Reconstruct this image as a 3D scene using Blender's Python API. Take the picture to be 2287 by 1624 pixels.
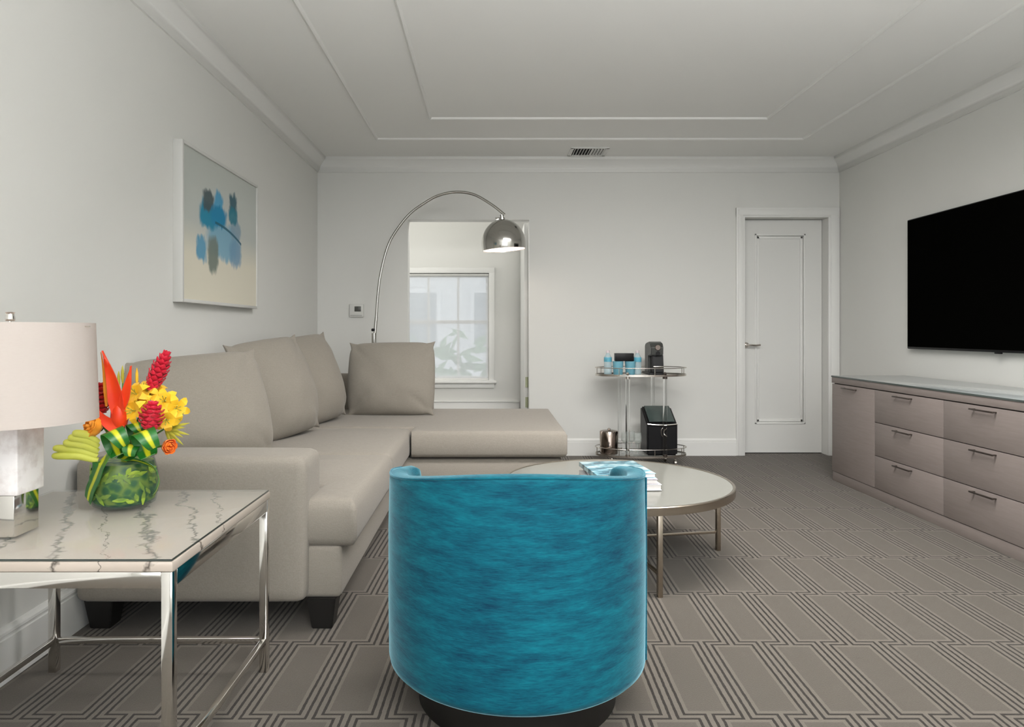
import bpy, bmesh, math, random
from mathutils import Vector, Matrix, noise
random.seed(7)
PI = math.pi
C = bpy.context.scene.collection
scene = bpy.context.scene
for o in list(bpy.data.objects):
    bpy.data.objects.remove(o)

# ------------------------------------------------------------------ camera
FPX = 1570.0; VX = 1095.0; VY = 740.0; W = 2287; H = 1624; CH = 1.06
cam_d = bpy.data.cameras.new('camera'); cam = bpy.data.objects.new('camera', cam_d); C.objects.link(cam)
cam_d.sensor_width = 36; cam_d.lens = 36*FPX/W
cam_d.shift_x = (W/2-VX)/W; cam_d.shift_y = -(H/2-VY)/W
cam.location = (0, 0, CH); cam.rotation_euler = (PI/2, 0, 0)
cam_d.clip_start = 0.05
scene.camera = cam
def P(X, Y, d):            # photo measurement -> world point at depth d
    return Vector(((X-VX)/FPX*d, d, CH-(Y-VY)/FPX*d))

# ------------------------------------------------------------------ light
scene.view_settings.view_transform = 'Standard'
scene.view_settings.look = 'None'
scene.view_settings.exposure = 0.14
scene.view_settings.gamma = 1.0
scene.view_settings.use_curve_mapping = False
world = bpy.data.worlds.new('world'); scene.world = world; world.use_nodes = True
bgn = world.node_tree.nodes['Background']; bgn.inputs[0].default_value = (0.90, 0.95, 1.0, 1); bgn.inputs[1].default_value = 1.3
def area(name, loc, rot, sx, sy, power, col=(1, 1, 1), spread=180):
    l = bpy.data.lights.new(name, 'AREA'); l.shape = 'RECTANGLE'; l.size = sx; l.size_y = sy
    l.energy = power; l.color = col; l.spread = math.radians(spread)
    o = bpy.data.objects.new(name, l); C.objects.link(o); o.location = loc; o.rotation_euler = rot
    return o
def point(name, loc, power, r, col=(1, .9, .8)):
    l = bpy.data.lights.new(name, 'POINT'); l.energy = power; l.color = col; l.shadow_soft_size = r
    o = bpy.data.objects.new(name, l); C.objects.link(o); o.location = loc
    return o
R_ = math.radians
RX0, RX1, RY0, RY1, CZ = -1.475, 2.98, -2.6, 6.0, 2.53
area('rear_fill_light', (0.75, -2.45, 1.35), (PI/2, 0, 0), 4.0, 2.1, 34, (0.97, 0.99, 1.0))  # unseen fill added behind the camera, standing in for window light
area('overhead_fill_light', (1.0, 2.76, 2.47), (R_(28), 0, 0), 1.9, 0.42, 50, (1.0, 0.975, 0.95), 132)  # unseen area light added just out of view to brighten upward-facing surfaces
area('ceiling_fill_light', (0.9, -0.9, 1.0), (R_(162), 0, 0), 2.0, 1.6, 190, (1.0, 0.99, 0.99), 122)  # upward fill added behind the camera to brighten the ceiling
area('side_room_high_fill', (-0.25, 6.45, 2.46), (R_(-46), 0, 0), 1.6, 0.35, 7, (1.0, 0.98, 0.96), 95)  # fill hidden above the opening, added to brighten the chaise top
area('side_room_left_fill', (-2.05, 6.55, 1.5), (0, -PI/2, 0), 1.6, 0.7, 13, (1.0, 0.98, 0.95))  # fill added at the left end to brighten the side room

# ------------------------------------------------------------------ materials
def s2l(c):
    return tuple(((v/255)/12.92 if v/255 <= .04045 else (((v/255)+.055)/1.055)**2.4) for v in c)
class NT:
    def __init__(s, m): s.t = m.node_tree; s.n = s.t.nodes; s.l = s.t.links
    def node(s, typ, **kw):
        n = s.n.new(typ)
        for k, v in kw.items(): setattr(n, k, v)
        return n
    def lk(s, a, b): s.l.new(a, b)
    def math(s, op, a, b=None, c=None, clamp=False):
        n = s.n.new('ShaderNodeMath'); n.operation = op; n.use_clamp = clamp
        for i, v in enumerate((a, b, c)):
            if v is None: continue
            if isinstance(v, (int, float)): n.inputs[i].default_value = v
            else: s.lk(v, n.inputs[i])
        return n.outputs[0]
    def mix(s, f, a, b):
        n = s.n.new('ShaderNodeMix'); n.data_type = 'RGBA'
        for i, v in ((0, f), (6, a), (7, b)):
            if isinstance(v, (int, float)): n.inputs[i].default_value = v
            elif isinstance(v, tuple): n.inputs[i].default_value = (*v[:3], 1)
            else: s.lk(v, n.inputs[i])
        return n.outputs[2]
    def noise(s, vec, scale, detail=2, rough=.5):
        n = s.n.new('ShaderNodeTexNoise'); n.inputs['Scale'].default_value = scale
        n.inputs['Detail'].default_value = detail; n.inputs['Roughness'].default_value = rough
        if vec is not None: s.lk(vec, n.inputs['Vector'])
        return n.outputs[0]
    def geo(s): return s.n.new('ShaderNodeNewGeometry').outputs['Position']
    def obj(s): return s.n.new('ShaderNodeTexCoord').outputs['Object']
    def uv(s): return s.n.new('ShaderNodeTexCoord').outputs['UV']
    def scl(s, vec, v):
        n = s.n.new('ShaderNodeVectorMath'); n.operation = 'MULTIPLY'; s.lk(vec, n.inputs[0]); n.inputs[1].default_value = v
        return n.outputs[0]
    def xyz(s, vec):
        n = s.n.new('ShaderNodeSeparateXYZ'); s.lk(vec, n.inputs[0]); return n.outputs
    def bump(s, h, strength, dist=.01):
        n = s.n.new('ShaderNodeBump'); n.inputs['Strength'].default_value = strength; n.inputs['Distance'].default_value = dist
        s.lk(h, n.inputs['Height']); s.lk(n.outputs[0], s.n['Principled BSDF'].inputs['Normal'])
def mat(name, col, rough=.6, metal=0., spec=.5, **kw):
    m = bpy.data.materials.new(name); m.use_nodes = True
    b = m.node_tree.nodes['Principled BSDF']
    b.inputs['Base Color'].default_value = (*col, 1); b.inputs['Roughness'].default_value = rough
    b.inputs['Metallic'].default_value = metal; b.inputs['Specular IOR Level'].default_value = spec
    for k, v in kw.items():
        b.inputs[k].default_value = v
    return m
def pmat(name, col, rough=.6, vary=.06, scale=8, bump=.0, bscale=60, **kw):   # procedural: gentle colour variation + grain
    m = mat(name, col, rough, **kw); t = NT(m)
    v = t.obj(); f = t.noise(v, scale, 3)
    c = t.mix(f, tuple(x*(1-vary) for x in col), tuple(min(1, x*(1+vary)) for x in col))
    t.lk(c, t.n['Principled BSDF'].inputs['Base Color'])
    if bump: t.bump(t.noise(v, bscale, 2), bump, .003)
    return m
M = {}
M['wall'] = pmat('wall_paint', (.72, .72, .69), .85, .012, 1.2, .04, 220)
M['ceiling'] = pmat('ceiling_paint', (.87, .87, .845), .9, .012, 1.0)
M['trim'] = pmat('trim_paint', (.79, .79, .765), .5, .01, 2)
M['doorp'] = pmat('door_paint', (.735, .735, .71), .45, .01, 2)
M['chrome'] = pmat('chrome', (.78, .76, .73), .09, .03, 6, metal=1.)
M['nickel'] = pmat('brushed_nickel', (.66, .62, .57), .25, .05, 30, metal=1.)
M['lampmetal'] = pmat('lamp_chrome', (.50, .49, .46), .14, .04, 6, metal=1.)
M['black'] = pmat('black_plastic', (.006, .006, .007), .4, .2, 10, spec=.25)
M['blackleg'] = pmat('black_wood', (.010, .009, .008), .5, .2, 10)
M['screen'] = pmat('dark_screen', (.0018, .0018, .0015), .9, .1, 3, spec=.0)
M['white'] = pmat('white_plastic', (.66, .66, .63), .4, .02, 5)
M['champagne'] = pmat('champagne_metal', (.47, .41, .34), .27, .05, 30, metal=1.)
M['handle'] = pmat('dark_bronze', (.10, .082, .072), .35, .1, 20, metal=.8)
M['gap'] = pmat('shadow_gap', (.04, .033, .03), .8, .1, 5)
M['glass'] = mat('clear_glass', (.93, .97, .95), .02, 0, .5, **{'Transmission Weight': 1., 'IOR': 1.45})
M['acrylic'] = mat('clear_acrylic', (.96, .97, .97), .03, 0, .5, **{'Transmission Weight': 1., 'IOR': 1.4})
def thin_glass(name, tint, alpha, rough=.03):
    m = bpy.data.materials.new(name); m.use_nodes = True; t = NT(m)
    b = t.n['Principled BSDF']; out = t.n['Material Output']
    b.inputs['Base Color'].default_value = (*tint, 1); b.inputs['Roughness'].default_value = rough
    tr = t.node('ShaderNodeBsdfTransparent'); mx = t.node('ShaderNodeMixShader')
    mx.inputs[0].default_value = alpha
    t.lk(tr.outputs[0], mx.inputs[1]); t.lk(b.outputs[0], mx.inputs[2]); t.lk(mx.outputs[0], out.inputs[0])
    return m
M['pane'] = thin_glass('window_pane', (.8, .87, .9), .12)
M['sheer'] = thin_glass('sheer_fabric', (.93, .95, .97), .36, .9)
M['thin'] = thin_glass('thin_glass', (.55, .6, .57), .22)
M['vaseglass'] = thin_glass('vase_glass', (.05, .13, .10), .26)

def fabric(name, col, col2=None, wscale=420, rough=.95, sheen=.25, bump=.25, vary=1.):
    m = mat(name, col, rough, 0, .15); t = NT(m); b = t.n['Principled BSDF']
    b.inputs['Sheen Weight'].default_value = sheen; b.inputs['Sheen Roughness'].default_value = .5
    v = t.obj(); x, y, z = t.xyz(v)
    n1 = t.noise(v, wscale*.5, 2); n2 = t.noise(t.scl(v, (1, 1, 8)), wscale*.12, 2)
    f = t.math('ADD', t.math('MULTIPLY', n1, .6), t.math('MULTIPLY', n2, .4))
    c2 = col2 or tuple(q*1.22 for q in col)
    t.lk(t.mix(f, tuple(q*.80 for q in col), c2), b.inputs['Base Color'])
    t.bump(n1, bump, .002)
    return m
M['sofa'] = fabric('sofa_linen', (.300, .272, .235), sheen=.15)
M['pillow'] = fabric('pillow_linen', (.280, .254, .217), sheen=.15)
def velvet():
    m = mat('teal_velvet', (.0, .2, .28), .75, 0, .2); t = NT(m); b = t.n['Principled BSDF']
    b.inputs['Sheen Weight'].default_value = 1.0; b.inputs['Sheen Roughness'].default_value = .30
    b.inputs['Sheen Tint'].default_value = (.45, .82, .95, 1)
    v = t.obj()
    n1 = t.noise(t.scl(v, (1, 1, 4.5)), 9, 5, .65); n2 = t.noise(t.scl(v, (1, 1, 9)), 42, 3, .6); n3 = t.noise(v, 3, 2)
    f = t.math('ADD', t.math('ADD', t.math('MULTIPLY', n1, .5), t.math('MULTIPLY', n2, .3)), t.math('MULTIPLY', n3, .2))
    r = t.node('ShaderNodeValToRGB'); t.lk(f, r.inputs[0])
    e = r.color_ramp.elements; e[0].position = .36; e[0].color = (.001, .035, .075, 1); e[1].position = .66; e[1].color = (.002, .165, .225, 1)
    t.lk(r.outputs[0], b.inputs['Base Color'])
    t.bump(f, .35, .006)
    return m
M['velvet'] = velvet()
def woodlam():
    m = mat('taupe_laminate', (.2, .16, .15), .5, 0, .4); t = NT(m); b = t.n['Principled BSDF']
    v = t.obj(); n = t.noise(t.scl(v, (14, 1.2, 14)), 6, 4, .6)
    t.lk(t.mix(n, (.222, .187, .173), (.295, .250, .233)), b.inputs['Base Color'])
    return m
M['laminate'] = woodlam()
M['glasstop'] = pmat('backed_glass_top', (.40, .43, .43), .12, .04, 3)
M['tableglass'] = pmat('grey_glass_top', (.25, .25, .222), .10, .03, 3)
def marble():
    m = mat('veined_marble', (.7, .65, .6), .12, 0, .5); t = NT(m); b = t.n['Principled BSDF']
    v = t.geo(); x, y, z = t.xyz(v)
    q = t.math('ADD', x, t.math('MULTIPLY', t.math('SUBTRACT', y, 2.0), .53))
    w = t.math('MULTIPLY', t.math('SUBTRACT', t.noise(v, 9, 4, .7), .5), .16)
    w2 = t.math('MULTIPLY', t.math('SUBTRACT', t.noise(v, 22, 2, .6), .5), .022)
    q = t.math('ADD', t.math('ADD', q, w), w2)
    acc = None
    for c, wd in ((-1.20, .012), (-.985, .012), (-.865, .009), (-1.33, .009), (-1.095, .003), (-.77, .004)):
        d = t.math('ABSOLUTE', t.math('SUBTRACT', q, c))
        k = t.math('SUBTRACT', 1.0, t.math('DIVIDE', d, wd), clamp=True)
        acc = k if acc is None else t.math('MAXIMUM', acc, k)
    brk = t.math('MULTIPLY', acc, t.math('MULTIPLY', t.math('SUBTRACT', t.noise(v, 14, 2), .22, clamp=True), 4.5, clamp=True), clamp=True)
    base = t.mix(t.noise(v, 3.5, 4), (.47, .40, .34), (.61, .535, .465))
    t.lk(t.mix(brk, base, (.10, .085, .07)), b.inputs['Base Color'])
    return m
M['marble'] = marble()
def alabaster():
    m = mat('white_alabaster', (.8, .78, .77), .35, 0, .4); t = NT(m); b = t.n['Principled BSDF']
    v = t.obj(); n = t.noise(v, 18, 5, .6)
    r = t.node('ShaderNodeValToRGB'); t.lk(n, r.inputs[0])
    e = r.color_ramp.elements; e[0].position = .3; e[0].color = (.62, .57, .56, 1); e[1].position = .55; e[1].color = (.86, .84, .84, 1)
    t.lk(r.outputs[0], b.inputs['Base Color']); return m
M['alabaster'] = alabaster()
def carpet():
    m = mat('patterned_carpet', (.2, .18, .16), 1.0, 0, .05); t = NT(m); b = t.n['Principled BSDF']
    b.inputs['Sheen Weight'].default_value = .15
    v = t.geo(); x, y, z = t.xyz(v)
    wob = t.math('MULTIPLY', t.math('SUBTRACT', t.noise(v, 45, 2), .5), .004)
    PX, PY, HG = .2, .4545, .0108
    yy = t.math('ADD', t.math('DIVIDE', t.math('SUBTRACT', y, 2.388), PY), 40.0)     # rows
    row = t.math('FLOOR', yy); fy = t.math('SUBTRACT', yy, row)
    s = t.math('MULTIPLY', t.math('MINIMUM', fy, t.math('SUBTRACT', 1.0, fy)), PY)
    par = t.math('MODULO', row, 2.0)
    xs = t.math('SUBTRACT', t.math('SUBTRACT', x, .71), t.math('MULTIPLY', t.math('SUBTRACT', y, 2.14), .028))
    xs = t.math('ADD', xs, wob)
    xs = t.math('ADD', xs, t.math('MULTIPLY', t.math('SUBTRACT', 1.0, par), PX/2))
    xx = t.math('ADD', t.math('DIVIDE', xs, PX), 60.5)
    fx = t.math('SUBTRACT', xx, t.math('FLOOR', xx))
    u = t.math('MULTIPLY', t.math('ABSOLUTE', t.math('SUBTRACT', fx, .5)), PX)       # distance to own gap centre
    w = t.math('SUBTRACT', PX/2, u)
    th = .0041
    def line(a, c): return t.math('LESS_THAN', t.math('ABSOLUTE', t.math('SUBTRACT', a, c)), th)
    lo = t.math('MULTIPLY', line(u, .032), t.math('GREATER_THAN', s, HG-th))
    li = line(u, .0107)
    lw = t.math('MULTIPLY', line(w, .0107), t.math('LESS_THAN', s, HG+th))
    lh = t.math('MULTIPLY', line(s, HG), t.math('MULTIPLY', t.math('GREATER_THAN', u, .032-th), t.math('GREATER_THAN', w, .0107-th)))
    dark = t.math('MAXIMUM', t.math('MAXIMUM', lo, li), t.math('MAXIMUM', lw, lh))
    inner = t.math('MULTIPLY', t.math('GREATER_THAN', u, .047), t.math('GREATER_THAN', s, .028))
    mot = t.noise(v, 260, 2, .7)
    mo2 = t.noise(v, 7, 3)
    light = t.mix(mot, (.128, .110, .091), (.200, .176, .149))
    inn = t.mix(mot, (.086, .073, .060), (.140, .122, .101))
    drk = t.mix(mot, (.016, .012, .009), (.034, .027, .021))
    c = t.mix(inner, light, inn); c = t.mix(dark, c, drk)
    c = t.mix(t.math('MULTIPLY', mo2, .16), c, (.12, .12, .11))
    t.lk(c, b.inputs['Base Color'])
    t.bump(mot, .5, .004)
    return m
M['carpet'] = carpet()
def shade_mat(name, strength, col=(1., .86, .80)):
    m = mat(name, (.86, .80, .76), .9, 0, .1); t = NT(m); b = t.n['Principled BSDF']
    v = t.obj(); n = t.noise(t.scl(v, (1, 1, 6)), 90, 2)
    t.lk(t.mix(n, (.62, .56, .52), (.66, .61, .57)), b.inputs['Base Color'])
    tl = t.node('ShaderNodeBsdfTranslucent'); tl.inputs[0].default_value = (.85, .74, .68, 1)
    mx = t.node('ShaderNodeMixShader'); mx.inputs[0].default_value = strength
    t.lk(b.outputs[0], mx.inputs[1]); t.lk(tl.outputs[0], mx.inputs[2]); t.lk(mx.outputs[0], t.n['Material Output'].inputs[0])
    return m
M['shade'] = shade_mat('lamp_shade_linen', .22)
def emis(name, col, e):
    m = mat(name, col, .5); b = m.node_tree.nodes['Principled BSDF']
    b.inputs['Emission Color'].default_value = (*col, 1); b.inputs['Emission Strength'].default_value = e
    return m
M['bulb'] = emis('lit_bulb', (1., .86, .74), 1.6)
M['domeinner'] = pmat('white_enamel', (.85, .82, .80), .4, .01, 5)
def flower(name, c1, c2, rough=.5, scale=14):
    m = mat(name, c1, rough, 0, .4); t = NT(m); v = t.obj()
    t.lk(t.mix(t.noise(v, scale, 3), c1, c2), t.n['Principled BSDF'].inputs['Base Color'])
    t.n['Principled BSDF'].inputs['Sheen Weight'].default_value = .1
    return m
M['heli'] = flower('heliconia_red', (.70, .012, .004), (.95, .09, .008), .4, 16)
M['ginger'] = flower('ginger_red', (.50, .004, .018), (.80, .02, .06), .4, 40)
M['darkred'] = flower('deep_red', (.35, .003, .006), (.65, .01, .015), .4, 25)
M['yellow'] = flower('lily_yellow', (.85, .42, .01), (.95, .66, .03), .5, 30)
M['rose'] = flower('rose_orange', (.95, .22, .01), (1.0, .50, .05), .5, 26)
M['orange'] = flower('petal_orange', (.95, .13, .01), (1.0, .30, .03), .5, 26)
M['lime'] = flower('lime_bud', (.55, .62, .05), (.80, .80, .18), .45, 12)
M['lime2'] = flower('leaf_snippet', (.10, .26, .02), (.42, .50, .05), .45, 40)
M['stem'] = flower('green_stem', (.05, .17, .02), (.12, .30, .04), .5, 20)
M['spiky'] = flower('olive_bract', (.35, .38, .03), (.55, .45, .05), .5, 30)
def leafmat(name='variegated_leaf'):
    m = mat(name, (.02, .15, .02), .3, 0, .5); t = NT(m); b = t.n['Principled BSDF']
    uvx, uvy, _ = t.xyz(t.uv())
    n = t.math('MULTIPLY', t.math('SUBTRACT', t.noise(t.uv(), 5, 2), .5), .10)
    d = t.math('ABSOLUTE', t.math('SUBTRACT', t.math('ADD', uvx, n), .5))
    k = t.math('SUBTRACT', 1.0, t.math('MULTIPLY', t.math('SUBTRACT', d, .09), 12.0), clamp=True)
    g = t.mix(t.noise(t.scl(t.uv(), (14, 1, 1)), 4, 2), (.006, .085, .012), (.025, .21, .025))
    t.lk(t.mix(k, g, (.60, .62, .02)), b.inputs['Base Color'])
    return m
M['leaf'] = leafmat()
def chips():
    m = mat('cut_leaf_fill', (.05, .2, .02), .35, 0, .5); t = NT(m); b = t.n['Principled BSDF']
    v = t.obj(); vo = t.node('ShaderNodeTexVoronoi'); vo.inputs['Scale'].default_value = 42
    t.lk(v, vo.inputs['Vector'])
    r = t.node('ShaderNodeValToRGB'); t.lk(t.math('ADD', t.math('MULTIPLY', vo.outputs['Distance'], .7), t.math('MULTIPLY', t.noise(v, 30, 3), .5)), r.inputs[0])
    e = r.color_ramp.elements; e[0].position = .25; e[0].color = (.004, .045, .006, 1); e[1].position = .8; e[1].color = (.42, .55, .05, 1)
    e.new(.55).color = (.04, .19, .015, 1)
    t.lk(r.outputs[0], b.inputs['Base Color']); return m
M['chips'] = chips()

# ------------------------------------------------------------------ mesh helpers
def finish(bm, ang=35):
    bmesh.ops.recalc_face_normals(bm, faces=bm.faces)
    a = math.radians(ang)
    for f in bm.faces: f.smooth = True
    for e in bm.edges:
        e.smooth = not (len(e.link_faces) == 2 and e.calc_face_angle(0) > a)
def merge(dst, src, mtx=None):
    me = bpy.data.meshes.new('tmp'); 
    if mtx is not None: bmesh.ops.transform(src, matrix=mtx, verts=src.verts)
    src.to_mesh(me); src.free(); dst.from_mesh(me); bpy.data.meshes.remove(me)
def nb(): return bmesh.new()
def box(bm, x0, x1, y0, y1, z0, z1, bev=0., seg=2, mtx=None):
    b = nb(); bmesh.ops.create_cube(b, size=1)
    for v in b.verts:
        v.co = Vector(((x0+x1)/2+v.co.x*(x1-x0), (y0+y1)/2+v.co.y*(y1-y0), (z0+z1)/2+v.co.z*(z1-z0)))
    if bev: bmesh.ops.bevel(b, geom=b.edges[:], offset=bev, segments=seg, profile=.5, affect='EDGES', clamp_overlap=True)
    merge(bm, b, mtx); return bm
def prism(bm, pts, z0, z1, bev=0., seg=3, mtx=None):
    b = nb(); vs = [b.verts.new((x, y, z0)) for x, y in pts]; f = b.faces.new(vs)
    r = bmesh.ops.extrude_face_region(b, geom=[f])
    for v in [g for g in r['geom'] if isinstance(g, bmesh.types.BMVert)]: v.co.z = z1
    bmesh.ops.recalc_face_normals(b, faces=b.faces)
    if bev: bmesh.ops.bevel(b, geom=b.edges[:], offset=bev, segments=seg, profile=.5, affect='EDGES', clamp_overlap=True)
    merge(bm, b, mtx); return bm
def lathe(bm, prof, cx=0, cy=0, n=48, mtx=None, sx=1, sy=1, close=False):
    b = nb(); rings = []
    for r, z in prof:
        if r < 1e-6: rings.append([b.verts.new((cx, cy, z))])
        else: rings.append([b.verts.new((cx+sx*r*math.cos(2*PI*i/n), cy+sy*r*math.sin(2*PI*i/n), z)) for i in range(n)])
    prs = list(zip(rings, rings[1:])) + ([(rings[-1], rings[0])] if close else [])
    for a, c in prs:
        for i in range(n):
            j = (i+1) % n
            if len(a) == 1 and len(c) == 1: continue
            if len(a) == 1: b.faces.new((a[0], c[i], c[j]))
            elif len(c) == 1: b.faces.new((a[i], a[j], c[0]))
            else: b.faces.new((a[i], a[j], c[j], c[i]))
    merge(bm, b, mtx); return bm
def tube(bm, pts, r, n=12, cap=True, closed=False):
    pts = [Vector(p) for p in pts]; rs = r if isinstance(r, (list, tuple)) else [r]*len(pts)
    b = nb(); rings = []; up = None
    for i, p in enumerate(pts):
        if closed: t = (pts[(i+1) % len(pts)]-pts[i-1]).normalized()
        else: t = (pts[min(i+1, len(pts)-1)]-pts[max(i-1, 0)]).normalized()
        if up is None: up = Vector((0, 0, 1)) if abs(t.z) < .9 else Vector((1, 0, 0))
        s = t.cross(up).normalized(); up = s.cross(t).normalized()
        rings.append([b.verts.new(p+(s*math.cos(2*PI*k/n)+up*math.sin(2*PI*k/n))*rs[i]) for k in range(n)])
    m = len(rings)
    for i in range(m if closed else m-1):
        a, c = rings[i], rings[(i+1) % m]
        for k in range(n): b.faces.new((a[k], a[(k+1) % n], c[(k+1) % n], c[k]))
    if cap and not closed:
        b.faces.new(rings[0][::-1]); b.faces.new(rings[-1])
    merge(bm, b); return bm
def bezier(pts, n=12):          # Catmull-Rom through points
    pts = [Vector(p) for p in pts]; out = []
    q = [pts[0]*2-pts[1]]+pts+[pts[-1]*2-pts[-2]]
    for i in range(1, len(q)-2):
        for k in range(n):
            t = k/n; a, b_, c, d = q[i-1], q[i], q[i+1], q[i+2]
            out.append(.5*((2*b_)+(c-a)*t+(2*a-5*b_+4*c-d)*t*t+(3*b_-a-3*c+d)*t**3))
    out.append(pts[-1]); return out
def rbox(bm, x0, x1, y0, y1, z0, z1, r=.05, puff=.0, n=14, pside=.0, mtx=None):   # soft cushion block
    b = nb(); bmesh.ops.create_cube(b, size=2)
    bmesh.ops.subdivide_edges(b, edges=b.edges[:], cuts=n, use_grid_fill=True)
    hx, hy, hz = (x1-x0)/2, (y1-y0)/2, (z1-z0)/2; c = Vector(((x0+x1)/2, (y0+y1)/2, (z0+z1)/2))
    for v in b.verts:
        u = v.co.copy()
        q = Vector((math.sin(u.x*PI/2), math.sin(u.y*PI/2), math.sin(u.z*PI/2)))     # denser near edges
        p = Vector((q.x*hx, q.y*hy, q.z*hz))
        inn = Vector((max(-hx+r, min(hx-r, p.x)), max(-hy+r, min(hy-r, p.y)), max(-hz+r, min(hz-r, p.z))))
        d = p-inn
        if d.length > 1e-7: p = inn+d.normalized()*r
        p.z += math.copysign(1, u.z)*puff*(1-q.x**4)*(1-q.y**4)*(abs(q.z)**2)*(1 if u.z > 0 else .2)
        p.x += pside*q.x*(1-q.y**4)*(1-q.z**2)
        p.y += pside*q.y*(1-q.x**4)*(1-q.z**2)
        v.co = p+c
    merge(bm, b, mtx); return bm
def blade(bm, pts, widths, nrm, thick=.0012, cup=0., uvl=False):        # leaf / petal with thickness
    pts = [Vector(p) for p in pts]; nrm = Vector(nrm).normalized(); b = nb(); n = 4
    uv = b.loops.layers.uv.new('UVMap')
    top, bot = [], []; L = len(pts)
    for i, p in enumerate(pts):
        t = (pts[min(i+1, L-1)]-pts[max(i-1, 0)]).normalized()
        s = t.cross(nrm)
        s = s.normalized() if s.length > 1e-5 else Vector((1, 0, 0)); nn = s.cross(t).normalized()
        w = widths[i] if isinstance(widths, (list, tuple)) else widths
        rt, rb = [], []
        for k in range(n+1):
            a = k/n*2-1
            o = p+s*a*w/2+nn*cup*w*(a*a)
            e = thick*(1-a*a*.7)
            rt.append(b.verts.new(o+nn*e)); rb.append(b.verts.new(o-nn*e))
        top.append(rt); bot.append(rb)
    def quad(vs, uvs):
        try: f = b.faces.new(vs)
        except ValueError: return
        for l, c in zip(f.loops, uvs): l[uv].uv = c
    for i in range(L-1):
        for k in range(n):
            c = [(k/n, i/(L-1)), ((k+1)/n, i/(L-1)), ((k+1)/n, (i+1)/(L-1)), (k/n, (i+1)/(L-1))]
            quad((top[i][k], top[i][k+1], top[i+1][k+1], top[i+1][k]), c)
            quad((bot[i][k+1], bot[i][k], bot[i+1][k], bot[i+1][k+1]), [c[1], c[0], c[3], c[2]])
        for k in (0, n):
            c = [(k/n, i/(L-1)), (k/n, i/(L-1)), (k/n, (i+1)/(L-1)), (k/n, (i+1)/(L-1))]
            quad((top[i][k], bot[i][k], bot[i+1][k], top[i+1][k]), c)
    for i in (0, L-1):
        for k in range(n):
            quad((top[i][k], top[i][k+1], bot[i][k+1], bot[i][k]), [(k/n, 0)]*4)
    merge(bm, b); return bm
def link(name, bm, m, loc=(0, 0, 0), parent=None, ang=35, local=False):
    loc = Vector(loc)
    if not local: bmesh.ops.translate(bm, vec=-loc, verts=bm.verts)
    finish(bm, ang)
    me = bpy.data.meshes.new(name); bm.to_mesh(me); bm.free()
    me.materials.append(M[m] if isinstance(m, str) else m)
    o = bpy.data.objects.new(name, me); C.objects.link(o)
    if parent is not None: o.parent = parent
    else: o.location = loc
    return o
def tag(o, label, cat, group=None):
    o['label'] = label; o['category'] = cat
    if group: o['group'] = group
    return o
def solo(name, bm, m, label, cat, loc, group=None, ang=35):
    return tag(link(name, bm, m, loc, None, ang), label, cat, group)
class Thing:
    def __init__(s, name, label, cat, loc, group=None, rot=0., local=False):
        s.e = bpy.data.objects.new(name, None); C.objects.link(s.e); s.e.empty_display_size = .1
        s.e.location = loc; s.e.rotation_euler = (0, 0, rot); s.loc = Vector(loc); s.local = local
        tag(s.e, label, cat, group)
    def part(s, name, bm, m, parent=None, ang=35, label=None):
        if not s.local: bmesh.ops.translate(bm, vec=-s.loc, verts=bm.verts)
        o = link(name, bm, m, parent=parent or s.e, ang=ang, local=True)
        if label: o['label'] = label
        return o
def dup(root, loc, label, rot=None):
    def rec(o, p):
        c = o.copy(); C.objects.link(c); c.parent = p
        for ch in o.children: rec(ch, c)
        return c
    r = rec(root, None); r.location = loc; r['label'] = label
    if rot is not None: r.rotation_euler = rot
    return r
def struct(name, bm, m, parent=None, ang=35):
    o = link(name, bm, m, (0, 0, 0), parent, ang)
    if parent is None: o['kind'] = 'structure'
    return o

# ------------------------------------------------------------------ room shell
AY = 6.95                                   # far wall of the side room seen through the opening
T = .13
OX0, OX1, OZ = -.707, .336, 2.015           # opening in the far wall
DX0, DX1, DZ = 2.17, 2.88, 2.03             # closet door opening
struct('floor', box(nb(), -2.4, 3.2, RY0-.15, AY+.2, -.1, 0), 'carpet')
struct('ceiling', box(nb(), -2.4, 3.2, RY0-.15, AY+.2, CZ, CZ+.1), 'ceiling')
struct('wall_left', box(nb(), RX0-.12, RX0, RY0-.1, RY1+T, 0, CZ), 'wall')
struct('wall_right', box(nb(), RX1, RX1+.12, RY0-.1, AY+.2, 0, CZ), 'wall')
b = nb()
box(b, RX0, OX0, RY1, RY1+T, 0, CZ); box(b, OX0, OX1, RY1, RY1+T, OZ, CZ); box(b, OX1, DX0, RY1, RY1+T, 0, CZ)
box(b, DX0, DX1, RY1, RY1+T, DZ, CZ); box(b, DX1, RX1, RY1, RY1+T, 0, CZ)
struct('wall_back', b, 'wall')
b = nb()                                     # rear wall behind the camera, with a wide window added to let in light
box(b, RX0, -1.25, RY0-.1, RY0, 0, CZ); box(b, 2.75, RX1, RY0-.1, RY0, 0, CZ)
box(b, -1.25, 2.75, RY0-.1, RY0, 2.4, CZ); box(b, -1.25, 2.75, RY0-.1, RY0, 0, .3)
struct('wall_rear', b, 'wall')
b = nb()
for x in (-1.25, -.25, .75, 1.72): box(b, x, x+.05, RY0-.07, RY0-.03, .3, 2.4)
box(b, 2.70, 2.75, RY0-.07, RY0-.03, .3, 2.4); box(b, -1.25, 2.75, RY0-.07, RY0-.03, 2.35, 2.4); box(b, -1.25, 2.75, RY0-.07, RY0-.03, .3, .36)
struct('added_rear_window', b, 'trim')  # frame of the added, unseen rear window
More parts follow.
